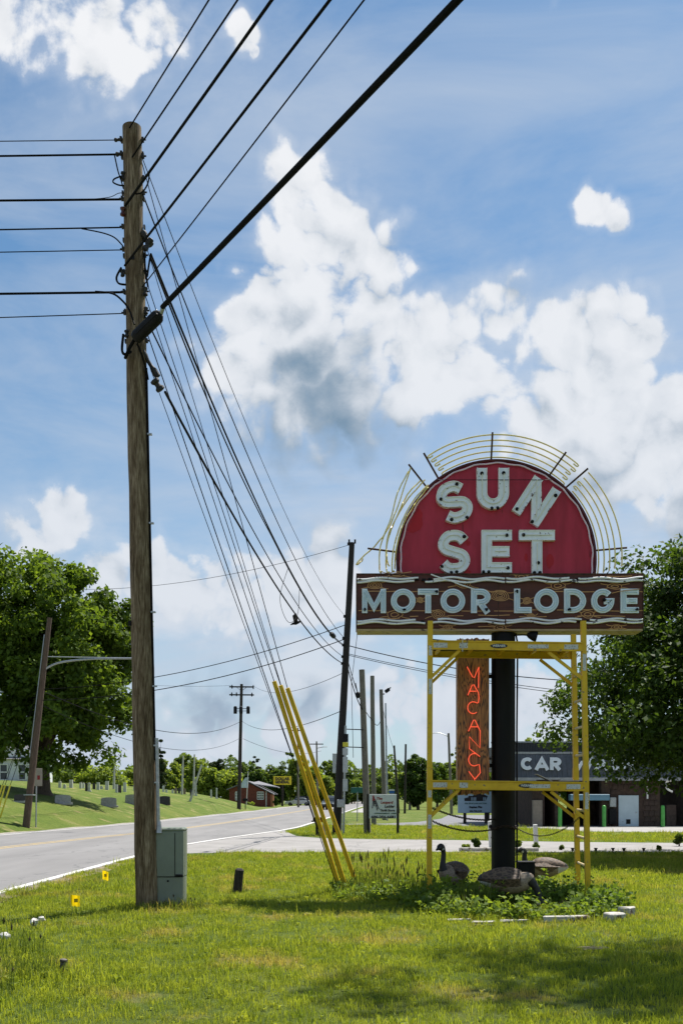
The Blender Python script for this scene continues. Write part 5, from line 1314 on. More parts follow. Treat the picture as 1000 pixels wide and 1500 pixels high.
# ------------------------------------------------------------------ signs
def board_sign(name, pa, pb_, d, posts, label, mat, thick=.05, cat='sign', post_mat=None):
    a = P(*pa, d); b = P(*pb_, d); base = Vector(((a.x + b.x) / 2, d, TZ((a.x + b.x) / 2, d)))
    o = thing(name, base, label, cat); m = MB(base); m.bevbox(((a.x + b.x) / 2, d, (a.z + b.z) / 2), (b.x - a.x, thick, a.z - b.z), .008); br = m.build('panel', mat, o)
    for px, wd, pyt in posts:
        x = P(px, 0, d).x; zt = P(0, pyt, d).z; m = MB(base); m.box((x, d + .06, (zt + base.z) / 2 - .03), (wd, wd, zt - base.z + .06)); m.build('post', post_mat or dark_wood, o)
    return o, br, base
ink = M('ink_black', (.025, .022, .03), None, 9, .6); ink_r = M('ink_red', (.30, .03, .03), None, 9, .6); ink_g = M('ink_green', (.04, .12, .10), None, 9, .6)
D1 = 40.0
o, br, base = board_sign('shop_sign', (540.5, 1163.5), (580.5, 1199), D1, ((539, .12, 1163), (582.5, .10, 1164)), 'white thrift shop sign with red lettering and phone number on two dark posts', M('sign_grey_white', (.56, .60, .58), (.50, .54, .52), 4, .6))
def put(body, px, py, size, mat, br, base, d, width=None, bold=0.004, shear=0.0):
    v = P(px, py, d) - base; v.y = -.034; return text('lettering', body, size, mat, v, br, depth=.004, bold=bold, width=width, shear=shear)
k = D1 / F
put('The', 555, 1169.8, 5.6 * k, ink_r, br, base, D1, 8.5 * k, shear=.2); put('Leopard', 566, 1175.5, 5.6 * k, ink_r, br, base, D1, 18 * k, shear=.2); put('Ladder', 570, 1181.3, 5.8 * k, ink, br, base, D1, 15 * k, shear=.2)
put('Thrift Store', 567, 1187.2, 4.6 * k, ink, br, base, D1, 22 * k); put('CONSIGNMENTS  OPEN', 564, 1191.6, 2.6 * k, ink_g, br, base, D1, 32 * k, .002); put('606-256-6681', 561.5, 1196.8, 5.0 * k, ink, br, base, D1, 35 * k, .006)
m = MB(base)
for pts, mi in (([(546.5, 1165.5), (546.8, 1169)], 1), ([(545.5, 1169), (549, 1172)], 1), ([(547.5, 1168), (546, 1173)], 1), ([(546.5, 1173), (545, 1184)], 0), ([(547.5, 1173), (548, 1181)], 0), ([(548.5, 1172.5), (552.5, 1187)], 0), ([(550, 1172.5), (554.5, 1185)], 0), ([(548.6, 1177), (551.5, 1176)], 0), ([(550, 1181), (553, 1180)], 0)):
    m.tube([P(x, y, D1 - .03) for x, y in pts], .018 if mi == 0 else .035, 5, mi=mi)
m.build('figure_mark', [ink, ink_r], br)
m = MB(base); m.box(P(573.5, 1161, D1 + 8), (.2, .04, .15)); m.tube([P(574, 1163, D1 + 8), P(574, 1205, D1 + 8)], .02, 6)
# realty style board near the lot
D2 = 57.0
o, br, base = board_sign('notice_board', (670, 1159.5), (720.5, 1191), D2, ((680.5, .16, 1190), (713, .26, 1190)), 'pale blue-white notice board with a dark tree and house drawing, seen through the scaffold', M('board_pale_blue', (.42, .56, .68), (.38, .52, .64), 3, .6))
k = D2 / F
put('Stephen Pike', 696, 1182.3, 4.2 * k, ink, br, base, D2, 19 * k, .008); put('606-758-2149', 696, 1188.3, 3.8 * k, ink, br, base, D2, 18 * k, .006); put('REAL ESTATE AND AUCTION', 696, 1177, 3.0 * k, ink_g, br, base, D2, 32 * k, .003)
m = MB(base); rnd = random.Random(5)
tw = [(680, 1173.5), (679.5, 1169.5), (685, 1168), (686, 1165.5), (692, 1166), (694, 1162), (698, 1159.9), (705, 1160.2), (708, 1163.5), (714, 1166.5), (713, 1168.5), (711, 1173.5)]
m.prism([P(x, y, D2 - .029) for x, y in tw], (0, .004, 0)); m.build('house_mark', ink, br)
m = MB(base)
for x in (690.5, 693.5, 696, 708, 710.5): m.box(P(x, 1170.5, D2 - .034), (.05, .006, .20))
m.build('column_mark', M('board_pale_blue', (1, 1, 1)), br)
# yellow store sign far down the road
D3 = 165.0
o, br, base = board_sign('store_sign', (400.5, 1137.2), (426.5, 1149.6), D3, ((413.5, .35, 1149),), 'yellow store sign with black capital letters on a dark post far down the road', M('store_yellow', (.80, .62, .02), (.74, .56, .02), 3, .5), .3)
k = D3 / F
for body, py in (('DOLLAR', 1141), ('GENERAL', 1145.8)):
    v = P(413.5, py, D3) - base; v.y = -.17; text('lettering', body, 5.6 * k, ink, v, br, depth=.02, bold=.03, width=21 * k)
# green street name sign
D4 = 62.0
c = P(523, 1197, D4); c.z = 0
o = thing('street_name_sign', c, 'green street name plate on a thin pole beyond the crossing', 'sign')
m = MB(c); m.tube([c, P(523.5, 1160, D4)], .03, 8); m.build('post', galv, o)
m = MB(c); m.bevbox(P(523, 1157.5, D4), (.78, .03, .34), .01); m.build('plate', M('plate_green', (.02, .13, .10), (.015, .10, .08), 4, .5), o)
m = MB(c); m.box(P(525, 1173, D4), (.12, .02, .1)); m.build('small_plate', galv, o)
# blue and white flag-shaped sign above the thrift sign
c = P(571, 1203, 70); c.z = 0
o = thing('banner_sign', c, 'small blue and white banner showing just above the white thrift shop sign', 'sign')
m = MB(c); m.tube([c, P(570.5, 1158, 70)], .03, 8); m.build('post', galv, o)
m = MB(c); m.box(P(573.5, 1160.5, 69.9), (.40, .03, .22)); m.build('blue_panel', M('banner_blue', (.03, .14, .42), None, 4, .5), o)
m = MB(c); m.box(P(573.5, 1157.5, 69.9), (.40, .03, .1)); m.box(P(573.5, 1163.2, 69.9), (.40, .03, .08)); m.build('white_panel', white_p, o)
# stop sign seen from behind on the left
c = hit(53, 1212.5)
o = thing('traffic_sign', c, 'tan back of a road sign on a thin post beside the leaning cemetery pole', 'sign')
m = MB(c); m.tube([c, P(54, 1128, c.y)], .035, 8); m.build('post', galv, o)
a = P(56, 1138.5, c.y - .05); m = MB(c); m.bevbox(a, (.40, .02, .82), .006); m.build('plate', M('plate_tan', (.42, .38, .31), None, 4, .6), o)
m = MB(c); m.box(P(57, 1139, c.y - .065), (.12, .006, .2)); m.build('mark', ink_r, o)

# mailbox pair by the crossing
c = P(465, 1225, 38.8); c.z = 0
o = thing('mailbox', c, 'pair of dark mailboxes on short posts at the corner of the crossing', 'mailbox')
for px in (464, 474.5):
    m = MB(c); m.box(Vector((P(px, 0, 38.8).x, 38.8, .3)), (.10, .10, .62)); m.build('post', dark_wood if px < 470 else M('post_pale', (.42, .38, .32), None, 5, .8), o)
m = MB(c); m.box(P(465, 1203, 38.8), (.46, .4, .05)); m.build('shelf', dark_wood, o)
for px in (461.5, 469.5):
    a = P(px, 1200.5, 38.8); m = MB(c); m.prism([(a.x + .085 * math.cos(t), 38.55, a.z + (.03 + .06 * math.sin(t) if t <= math.pi else -.075)) for t in [0, .6, 1.2, 1.57, 1.94, 2.54, 3.14159, 3.9, 5.5]], (0, .45, 0)); m.build('box', black, o)
# mailbox by the house
c = hit(359.5, 1186); o = thing('mailbox', c, 'black mailbox on a post beside the tall cross-arm pole', 'mailbox')
m = MB(c); m.box(c + Vector((0, 0, .5)), (.10, .10, 1.0)); m.build('post', dark_wood, o)
m = MB(c); m.prism([(c.x + .30 * math.cos(t), c.y - .2, c.z + 1.1 + (.18 * math.sin(t) if t <= 3.15 else -.14)) for t in [0, .6, 1.2, 1.57, 1.94, 2.54, 3.1415, 3.9, 5.5]], (0, .5, 0)); m.build('box', black, o)
# pale flag on a short staff by the house
c = P(361, 1178, 128); c.z = TZ(c.x, 128); o = thing('flag', c, 'pale faded flag on a leaning staff in front of the brick house', 'flag')
m = MB(c); m.tube([c, P(363.5, 1130, 128)], .05, 6); m.build('staff', white_p, o)
fv = []; 
for i in range(9):
    for j in range(5):
        t = i / 8; u = j / 4; v_ = P(363 - .8 * t - t * 9 * u * .3 - u * 1.5, 1139 + 15 * t, 128); v_.x += -.0 - .9 * u * (.3 + .7 * t) + .1; v_.y += .15 * math.sin(u * 5 + t * 3); fv.append(v_)
m = MB(c); m.add(fv, [(i * 5 + j, i * 5 + j + 1, (i + 1) * 5 + j + 1, (i + 1) * 5 + j) for i in range(8) for j in range(4)]); m.build('cloth', M('flag_pale', (.50, .60, .62), (.42, .5, .54), 3, .8), o, smooth=True)

# ------------------------------------------------------------------ gravestones
st_g = M('granite_grey', (.36, .36, .35), (.24, .24, .24), 12, .55, .15); st_w = M('marble_white', (.60, .60, .56), (.44, .44, .40), 6, .7, .2, spots=((.2, .2, .17), 9, .66)); st_d = M('granite_dark', (.035, .036, .04), (.022, .022, .025), 14, .25, .05); st_b = M('sandstone', (.30, .22, .16), (.2, .15, .11), 6, .85, .2)
def stone(px, py, wpx, hpx, mat, lab, kind='slab', rz=.25, base_on=True):
    g = hit(px, py); k = g.y / F; w_, h_ = wpx * k, hpx * k; o = thing('gravestone', g, lab, 'gravestone', 'gravestones of the cemetery', rz); m = MB()
    if kind == 'slab':
        n = 9; top = [(-w_ / 2 * .94 + w_ * .94 * i / n, -.13, h_ - .06 * w_ * (2 * i / n - 1) ** 2) for i in range(n + 1)]
        m.prism([(-w_ / 2, -.13, -.05)] + top + [(w_ / 2, -.13, -.05)], (0, .28, 0)); m.build('stone', mat, o)
        if base_on: m = MB(); m.bevbox((0, .01, .03), (w_ * 1.18, .42, .12), .01); m.build('plinth', st_g if mat is not st_w else st_w, o)
    elif kind == 'round':
        m.prism([(-w_ / 2, -.09, -.05)] + [(w_ / 2 * math.cos(t), -.09, h_ - w_ / 2 + w_ / 2 * math.sin(t)) for t in [math.pi * (1 - i / 10) for i in range(11)]] + [(w_ / 2, -.09, -.05)], (0, .18, 0)); m.build('stone', mat, o)
    else:
        m.box((0, 0, h_ * .06), (w_ * 1.3, w_ * 1.3, h_ * .14)); m.build('plinth', mat, o)
        m = MB(); m.box((0, 0, h_ * .5), (w_ * .8, w_ * .8, h_ * .78), taper=.8); m.box((0, 0, h_ * .90), (w_ * .95, w_ * .95, h_ * .06)); m.prism([(-w_ * .4, -w_ * .4, h_ * .93), (w_ * .4, -w_ * .4, h_ * .93), (0, -w_ * .4, h_ * 1.02)], (0, w_ * .8, 0)); m.build('stone', mat, o)
stone(30, 1176, 17, 12, st_d, 'black polished gravestone at the foot of the leaning pole')
stone(92.5, 1178.5, 23, 14, st_g, 'wide grey gravestone in front of the big tree, next after the black one', rz=.35)
stone(159.5, 1182.5, 23, 14, st_g, 'dark grey gravestone lowest on the slope towards the road', rz=.3)
stone(194, 1178.5, 21, 14.5, st_g, 'grey gravestone half hidden behind the big timber pole', rz=.2)
stone(241, 1178.5, 17, 12.5, st_d, 'black block gravestone just beyond the grey-green box pole', base_on=False)
back = [(88, 1154, 4, 10, st_w, 'round'), (95, 1155, 4, 6, st_w, 'round'), (104.5, 1154, 5, 12, st_w, 'slab'), (118.5, 1155, 3.6, 9, st_w, 'slab'), (122.5, 1154.5, 2.6, 8, st_w, 'round'), (127, 1159, 3.5, 12, st_d, 'slab'), (131, 1159.5, 4.5, 13, st_w, 'pillar'),
        (138, 1156, 4, 9, st_d, 'slab'), (144, 1157, 4.4, 11, st_w, 'slab'), (149, 1156, 4, 5, st_w, 'round'), (157, 1157, 5, 13, st_w, 'slab'), (171, 1161, 3.8, 12, st_w, 'slab'), (175.5, 1161, 5, 11, st_d, 'slab'), (183, 1160, 4.6, 14, st_w, 'slab'), (198, 1158, 5, 8, st_w, 'slab'),
        (239.5, 1160, 3.2, 9.5, st_w, 'round'), (244, 1161, 3, 5, st_w, 'round'), (253, 1162, 3, 6, st_w, 'round'), (257.5, 1162.5, 3.4, 9, st_b, 'slab'), (262.5, 1162.5, 3.2, 8, st_d, 'slab'), (270.5, 1163.5, 3.6, 8.5, st_b, 'slab'), (280, 1166, 3.4, 10, st_d, 'slab'),
        (287.2, 1166, 3.2, 17, st_w, 'pillar'), (309.5, 1168.5, 2.6, 12, st_w, 'round'), (317.5, 1170, 3, 16, st_w, 'pillar')]
nm = {id(st_w): 'pale marble', id(st_d): 'black granite', id(st_b): 'brown sandstone'}; kd = {'slab': 'slab', 'round': 'round-topped stone', 'pillar': 'pillar monument'}
for (px, py, w_, h_, mt, kn) in back:
    where = 'on the crest under the big tree' if px < 200 else 'on the crest beyond the timber pole'
    sz = 'tall ' if h_ >= 12 else 'low ' if h_ <= 6 else 'slim ' if w_ <= 3.6 else ''
    stone(px, py, w_, h_, mt, '%s%s gravestone, %s, %s' % (sz, nm[id(mt)], kd[kn], where), kn, .15, False)
for bx_, by_, tx, ty, lab in ((266.5, 1164, 268.5, 1107, 'upright pale post on the cemetery crest, the one nearer the big timber pole'), (283.5, 1165, 285, 1105, 'upright pale post on the cemetery crest beside the marble pillar'), (278.5, 1174, 295.5, 1120, 'leaning grey post on the cemetery slope'), (324.5, 1169.5, 331.5, 1121, 'leaning pale post on the crest next to the cross-arm pole'), (167, 1156, 168, 1120, 'thin pale post among the gravestones under the big tree')):
    g = hit(bx_, by_); t = P(tx, ty, g.y); m = MB(g); m.tube([g, t], [.12, .08], 8); tag(m.build('pale_post', M('post_bleached', (.50, .50, .45), (.36, .35, .31), 6, .8)), lab, 'post', 'pale posts in the cemetery')

# ------------------------------------------------------------------ vehicles
glass_d = M('car_glass', (.015, .018, .022), None, 4, .08, spec=.6); tyre = M('tyre', (.015, .015, .015), None, 8, .9); hub = M('hub', (.4, .4, .42), None, 6, .35, .0, .8); lamp_m = M('headlamp', (.75, .77, .78), None, 5, .15)
def car(loc, rz, paint, label, L_=4.6, W=1.85, H=1.70, suv=True, name='parked_car'):
    o = thing(name, loc, label, 'car', None, rz); m = MB(); h = L_ / 2; w = W / 2
    prof = [(-h, .35), (-h, .75), (-h + .06, .98), (h - 1.35, 1.02), (h - .25, .92), (h, .72), (h, .38)] if suv else [(-h, .35), (-h, .72), (-h + .1, .9), (h - 1.4, .95), (h - .3, .82), (h, .65), (h, .35)]
    m.prism([(x, -w, z) for x, z in prof], (0, W, 0))
    ro = [(-h + .10, 1.0), (-h + .45, H - .06), (-h + .9, H), (h - 2.15, H - .02), (h - 1.25, 1.0)] if suv else [(-h + .35, .9), (-h + 1.2, H - .05), (-h + 1.7, H), (h - 2.2, H - .03), (h - 1.3, .93)]
    vs = []; n = len(ro)
    for s_, ins in ((-1, 1), (1, 1)):
        for x, z in ro: vs.append((x, s_ * (w - (.02 if z < 1.1 else .17)), z))
    m.add(vs, [tuple(range(n)), tuple(range(2 * n - 1, n - 1, -1))] + [(i, i + n, i + 1 + n, i + 1) for i in range(n - 1)]); m.build('body', paint, o)
    m = MB(); c = ro[-1]; d_ = ro[-2]; m.add([(c[0] + .012, -w + .10, c[1] + .05), (c[0] + .012, w - .10, c[1] + .05), (d_[0] + .03, w - .22, d_[1] - .05), (d_[0] + .03, -w + .22, d_[1] - .05)], [(0, 1, 2, 3)]); m.build('windscreen', glass_d, o)
    for s_ in (-1, 1):
        m = MB(); y0 = s_ * (w - .012); y1 = s_ * (w - .145); m.add([(ro[0][0] + .35, y0 - s_ * .02, 1.06), (ro[-1][0] - .15, y0 - s_ * .02, 1.06), (ro[-2][0] - .05, y1, H - .12), (ro[1][0] + .25, y1, H - .12)], [(0, 1, 2, 3)]); m.build('side_window', glass_d, o)
        m = MB(); m.bevbox((h - .01, s_ * (w - .32), .74), (.08, .42, .16), .03); m.build('headlight', lamp_m, o)
        for x in (-h + .85, h - .9):
            m = MB(); m.lathe((x, s_ * (w - .22), .33), [(.33, 0), (.34, .03), (.34, .2), (.31, .23)], 18, axis=(0, s_, 0)); wl = m.build('wheel', tyre, o); m = MB(); m.lathe((x, s_ * (w - .02), .33), [(.2, 0), (.18, .03)], 12, axis=(0, s_, 0)); m.build('rim', hub, wl)
        m = MB(); m.bevbox((h - 1.55, s_ * (w + .08), 1.02), (.12, .2, .14), .03); m.build('mirror', paint, o)
    m = MB(); m.bevbox((h + .01, 0, .62), (.06, W * .5, .22), .02); m.build('grille', black, o); m = MB(); m.bevbox((h + .03, 0, .40), (.10, W * .95, .16), .03); m.build('bumper', black, o)
    return o
c = P(485.5, 1184, 121); car(Vector((c.x, 121, .01)), R(-97), M('paint_dark', (.05, .065, .075), (.045, .055, .065), 3, .22), 'dark grey SUV coming down the road behind the leaning dark pole', name='car')
c = P(437, 1181, 176); car(Vector((c.x, 176, 0)), R(178), M('paint_silver', (.50, .51, .52), None, 3, .25), 'silver car parked on the grass beyond the yellow store sign', H=1.45, suv=False)
c = P(449, 1181, 178); car(Vector((c.x, 178, 0)), R(8), M('paint_black', (.02, .02, .022), None, 3, .2), 'black pickup-sized car parked next to the silver car', H=1.75)

# ------------------------------------------------------------------ trees
bark = M('bark', (.11, .085, .06), (.05, .038, .028), 6, .95, .8, stretch=(5, 5, .8))
leaf_maple = leafmat('leaf_maple', (.135, .205, .028), (.036, .072, .011), .46)
leaf_dark = leafmat('leaf_dark', (.072, .122, .022), (.022, .046, .010), .40)
leaf_light = leafmat('leaf_light', (.22, .28, .055), (.095, .150, .026), .5)
leaf_mid = leafmat('leaf_mid', (.125, .180, .036), (.050, .088, .016), .45)
leaf_pine = leafmat('leaf_pine', (.045, .070, .022), (.016, .028, .010), .2)
def crown_points(ctr, rad, nclump, per, clump_r, flat=.8, seed=0, inner=.35, bottom=-.75, skirt=0.0):
    """leaf positions: clumps spread through an uneven ellipsoid, denser towards its skin"""
    g = np.random.default_rng(seed); ctr = np.array(ctr); rad = np.array(rad)
    cs = []
    while len(cs) < nclump:
        d = g.normal(size=3); d /= np.linalg.norm(d)
        if d[2] < bottom: continue
        r = g.uniform(.55, 1.0) ** .7 if g.random() > inner else g.uniform(.15, .6)
        lump = 1 + .16 * math.sin(3.1 * d[0] + seed) * math.cos(2.7 * d[1] + seed * 2) + .12 * math.sin(5 * d[2] + seed)
        sk = np.array([1 + skirt * max(0, -d[2])] * 2 + [1.0])
        cs.append(ctr + d * rad * r * lump * (1 - clump_r / max(rad)) * sk)
    cs = np.array(cs)
    cr = clump_r * g.uniform(.6, 1.35, nclump)
    d = g.normal(size=(nclump, per, 3)); d /= np.linalg.norm(d, axis=2, keepdims=True)
    r = g.random((nclump, per, 1)) ** .45
    off = d * r * cr[:, None, None]; off[..., 2] *= flat
    pts = cs[:, None, :] + off
    return pts.reshape(-1, 3), d.reshape(-1, 3), cs
def tree(name, loc, ctr, rad, label, leaf, nclump, per, clump_r, lsize, trunk_r, seed, group=None, flat=.75, inner=.35, bottom=-.75, limbs=9, cat='tree', aspect=.62, skirt=0.0):
    loc = Vector(loc); o = thing(name, loc, label, cat, group)
    ctr = np.array(ctr, float)               # relative to the foot
    pts, nr, cs = crown_points(ctr, rad, nclump, per, clump_r, flat, seed, inner, bottom, skirt)
    up = np.array([0, 0, .5]); nn = nr * .6 + up; nn /= np.linalg.norm(nn, axis=1, keepdims=True)
    quad_mesh('crown', leaves(pts, lsize, nn, aspect), leaf, o)
    m = MB(); rnd = random.Random(seed); top = Vector((ctr[0] * .8, ctr[1] * .8, ctr[2] + rad[2] * .35))
    tr = [Vector((0, 0, -.15)), Vector((ctr[0] * .05, ctr[1] * .05, ctr[2] * .3)), Vector((ctr[0] * .35, ctr[1] * .35, ctr[2] * .7)), top]
    pth = [Vector(p) for p in catmull([tuple(t) for t in tr], 4)]
    m.tube(pth, [trunk_r * (1.25 if i == 0 else 1 - .8 * i / (len(pth) - 1)) for i in range(len(pth))], 10)
    idx = rnd.sample(range(len(cs)), min(limbs, len(cs)))
    for i in idx:
        e = Vector(cs[i]); k = rnd.randint(3, len(pth) - 3); s = pth[k]; mid = s.lerp(e, .5) + Vector((rnd.uniform(-.1, .1), rnd.uniform(-.1, .1), .12)) * rad[0]
        m.tube([s, s.lerp(mid, .5) + Vector((0, 0, .03 * rad[0])), mid, e], [trunk_r * .42, trunk_r * .32, trunk_r * .2, trunk_r * .07], 6)
    m.build('trunk', bark, o, smooth=60); return o
# maple at the right: its crown reaches into the picture and shades the lawn
tree('maple_tree', (11.45, 24.6, 0), (.0, 0, 4.55), (6.2, 5.6, 3.6), 'large dark maple tree beside the sign, its low crown in front of the car wash', leaf_dark, 860, 300, .64, .125, .32, 3, flat=.75, inner=.45, bottom=-.98, limbs=26, skirt=.22)
# tree beyond the picture edge whose shade lies on the near lawn
tree('maple_tree', (7.7, 13.5, 0), (-.6, -.2, 13.3), (3.0, 2.5, 2.0), 'maple tree standing on the lawn beyond the sign, shading the near grass', leaf_maple, 42, 64, .62, .19, .24, 8, limbs=14)
# big tree of the cemetery
g = hit(62, 1163)
tree('maple_tree', g, (0.0, 0, 8.0), (7.3, 6.4, 7.3), 'big leafy maple tree standing on the cemetery slope', leaf_maple, 560, 170, .95, .30, .55, 5, flat=.75, inner=.45, bottom=-.96, limbs=26)
# rows of trees far behind, one by one
rows = [  # px, top y, half width px, d, leaf, foot y offset, seed
    (236, 1082, 9, 150, 'pine'), (250, 1112, 22, 190, 'light'), (272, 1102, 20, 200, 'mid'), (292, 1108, 22, 185, 'light'), (317, 1102, 12, 215, 'pine'), (312, 1120, 24, 180, 'light'), (338, 1122, 22, 182, 'light'),
    (352, 1118, 16, 220, 'mid'), (376, 1104, 8, 240, 'pine'), (370, 1122, 20, 215, 'dark'), (392, 1118, 22, 225, 'mid'), (410, 1124, 18, 205, 'dark'), (425, 1092, 18, 200, 'mid'), (440, 1108, 22, 195, 'light'), (462, 1118, 26, 190, 'light'),
    (484, 1112, 20, 200, 'mid'), (500, 1122, 18, 210, 'dark'), (515, 1138, 18, 230, 'light'), (530, 1128, 20, 235, 'mid'), (552, 1132, 22, 230, 'mid'), (575, 1128, 20, 240, 'light'), (150, 1118, 40, 190, 'light'), (205, 1120, 32, 200, 'light'), (105, 1115, 40, 205, 'mid'), (30, 1112, 44, 215, 'mid'),
    (612, 1104, 29, 120, 'dark'), (640, 1112, 22, 150, 'mid'), (663, 1116, 20, 170, 'light'), (690, 1108, 26, 190, 'mid'), (675, 1070, 16, 130, 'mid'), (720, 1110, 26, 200, 'light'), (773, 1054, 24, 110, 'light'), (760, 1120, 30, 180, 'mid'), (800, 1110, 34, 190, 'mid'), (850, 1105, 40, 190, 'mid'), (920, 1100, 44, 190, 'dark'), (990, 1100, 44, 190, 'mid'), (1060, 1100, 44, 190, 'mid'),
]
kindname = {'pine': ('pine_tree', 'dark conifer', leaf_pine), 'light': ('broadleaf_tree', 'bright green broadleaf tree', leaf_light), 'mid': ('broadleaf_tree', 'mid green broadleaf tree', leaf_mid), 'dark': ('broadleaf_tree', 'dark green broadleaf tree', leaf_dark)}
special = {(612, 1104): 'dense dark round tree behind the slender poles', (773, 1054): 'loose pale tree rising above the car wash roof', (675, 1070): 'open-branched tree beside the vacancy board', (236, 1082): 'tall thin conifer just beyond the big timber pole', (425, 1092): 'ragged open tree rising behind the yellow store sign', (376, 1104): 'conifer tip rising behind the brick house', (317, 1102): 'dark conifer between the pale posts and the cross-arm pole'}
for i, (px, ty, hw_, d, kn) in enumerate(rows):
    nm_, desc, lf = kindname[kn]; k = d / F; x = (px - CX) * k; z0 = TZ(x, d); top = CH + (HY - ty) * k; H = top - z0; rw = hw_ * k
    where = ('behind the cemetery crest' if px < 230 else 'behind the crest posts' if px < 300 else 'behind the leaning pale posts' if px < 345 else 'behind the brick house' if px < 400 else 'behind the yellow store sign' if px < 432
             else 'behind the parked cars' if px < 470 else 'behind the dark leaning pole' if px < 510 else 'behind the green street name plate' if px < 540 else 'behind the thrift shop sign' if px < 600 else 'behind the pale blue notice board' if px < 735 else 'behind the car wash')
    size = 'tall ' if ty < 1108 else 'low ' if ty > 1121 else ''
    lab = special.get((px, ty), '%s%s in the far tree line %s' % (size, desc, where))
    big_ = (px, ty) == (612, 1104); loose = (px, ty) in ((773, 1054), (675, 1070), (425, 1092))
    if kn == 'pine': tree(nm_, (x, d, z0), (0, 0, H * .55), (rw, rw, H * .46), lab, lf, 60, 70, rw * .33, .42, .22, 40 + i, 'trees of the far tree line', .5, .5, -1, 5)
    else:
        lowc = .50
        tree(nm_, (x, d, z0), (0, 0, H * lowc), (rw * 1.2, rw, H * (1 - lowc) * 1.05), lab, lf, 150 if big_ else (44 if loose else 95), 100 if big_ else (46 if loose else 90), rw * (.27 if not loose else .2), (.36 if d < 140 else .55) * (1 if not loose else .8), .22, 40 + i, 'trees of the far tree line', .8, .4, -1.1, 8)
# shrubs and far woods
def shrub(px, py, w_, h_, leaf, lab, d=None, n=26, ls=.12):
    g = hit(px, py) if d is None else Vector(((px - CX) / F * d, d, 0)); k = g.y / F
    tree('shrub', g, (0, 0, h_ * k * .5), (w_ * k / 2, w_ * k / 2, h_ * k * .52), lab, leaf, n, 46, w_ * k * .16, ls, .03, int(px), None, .8, .5, -1, 5, 'shrub')
shrub(366, 1181, 14, 9, leaf_light, 'round bright green shrub at the brick house wall', 150, 22, .3)
shrub(404, 1187, 9, 17, leaf_dark, 'dark reddish shrub at the corner of the brick house', 150, 20, .3)
shrub(762, 1196, 9, 8, leaf_dark, 'clipped dark shrub beyond the open car wash bay', 80, 20, .18)
shrub(697, 1246, 13, 20, leaf_dark, 'dark spindly shrub in the white-edged bed by the side road', None, 16, .10)
shrub(682, 1246, 13, 9, leaf_light, 'low pale leafy plant in the white-edged bed by the side road', None, 16, .08)
shrub(757, 1246, 16, 17, leaf_light, 'pale leafy plant behind the sign post by the side road', None, 20, .09)
shrub(784, 1246, 15, 11, leaf_mid, 'low leafy plant at the foot of the short white post', None, 18, .08)
shrub(822, 1246, 8, 8, leaf_mid, 'tiny plant between the path lights, next to the white post', None, 10, .06)
shrub(965, 1247, 10, 9, leaf_mid, 'tiny leafy plant at the end of the row of path lights', None, 12, .06)
shrub(994, 1240, 16, 20, leaf_mid, 'leafy shrub at the lawn edge under the dark maple', None, 22, .10)
def far_woods():
    n = 70000; x = NR.uniform(-420, 420, n); base = 340 + 25 * np.sin(x * .02)
    hmax = 11.0 + 2.6 * np.sin(x * .11) + 2.0 * np.sin(x * .37 + 1) + 1.2 * np.sin(x * .83)
    z = NR.random(n) ** .8 * hmax; y = base + NR.uniform(-6, 6, n)
    v = leaves(np.stack([x, y, z], -1), 1.3, np.tile(np.array([0, -.6, .6]), (n, 1)))
    tag(quad_mesh('far_woods', v, leaf_mid), 'far belt of woods closing the horizon', 'woods', kind='stuff')
far_woods()

# ------------------------------------------------------------------ weeds and grasses round the sign
weed_m = leafmat('weed_leaf', (.17, .235, .040), (.060, .115, .018), .45)
tall_m = leafmat('tall_grass', (.155, .20, .045), (.050, .085, .016), .42)
seed_m = leafmat('seed_head', (.12, .095, .05), (.05, .045, .02), .2)
def weeds():
    V = []
    rnd = np.random.default_rng(21)
    n = 820
    x = rnd.uniform(-.1, 3.95, n * 3); y = rnd.uniform(12.0, 17.2, n * 3)
    inb = (((x - 2.35) / 1.55) ** 2 + ((y - 13.85) / 1.8) ** 2 < 1) | ((((x - .55) / .8) ** 2 + ((y - 15.0) / .9) ** 2 < 1) & (rnd.random(n * 3) < .55))
    inb &= ~((np.hypot((x - 2.45) / 1.35, y - 13.0) < .62) & (rnd.random(n * 3) < .93))
    x = x[inb][:n]; y = y[inb][:n]
    for xi, yi in zip(x, y):
        h = rnd.uniform(.05, .20) * (1.7 if rnd.random() < .14 else 1) * (1.25 if abs(xi - 1.6) < .5 or xi > 3.1 else 1.0); nl = int(9 + h * 46); t = rnd.random(nl)
        lean = rnd.normal(size=2) * .10
        px_ = xi + lean[0] * t + rnd.normal(size=nl) * .045; py_ = yi + lean[1] * t + rnd.normal(size=nl) * .045
        V.append(np.stack([px_, py_, .02 + t * h], -1))
    P_ = np.concatenate(V); nn = np.tile(np.array([0, -.15, .9]), (len(P_), 1))
    o = quad_mesh('bed_weeds', leaves(P_, .062, nn, .7), weed_m); tag(o, 'leafy weeds filling the round bed under the scaffold', 'weeds', kind='stuff')
weeds()
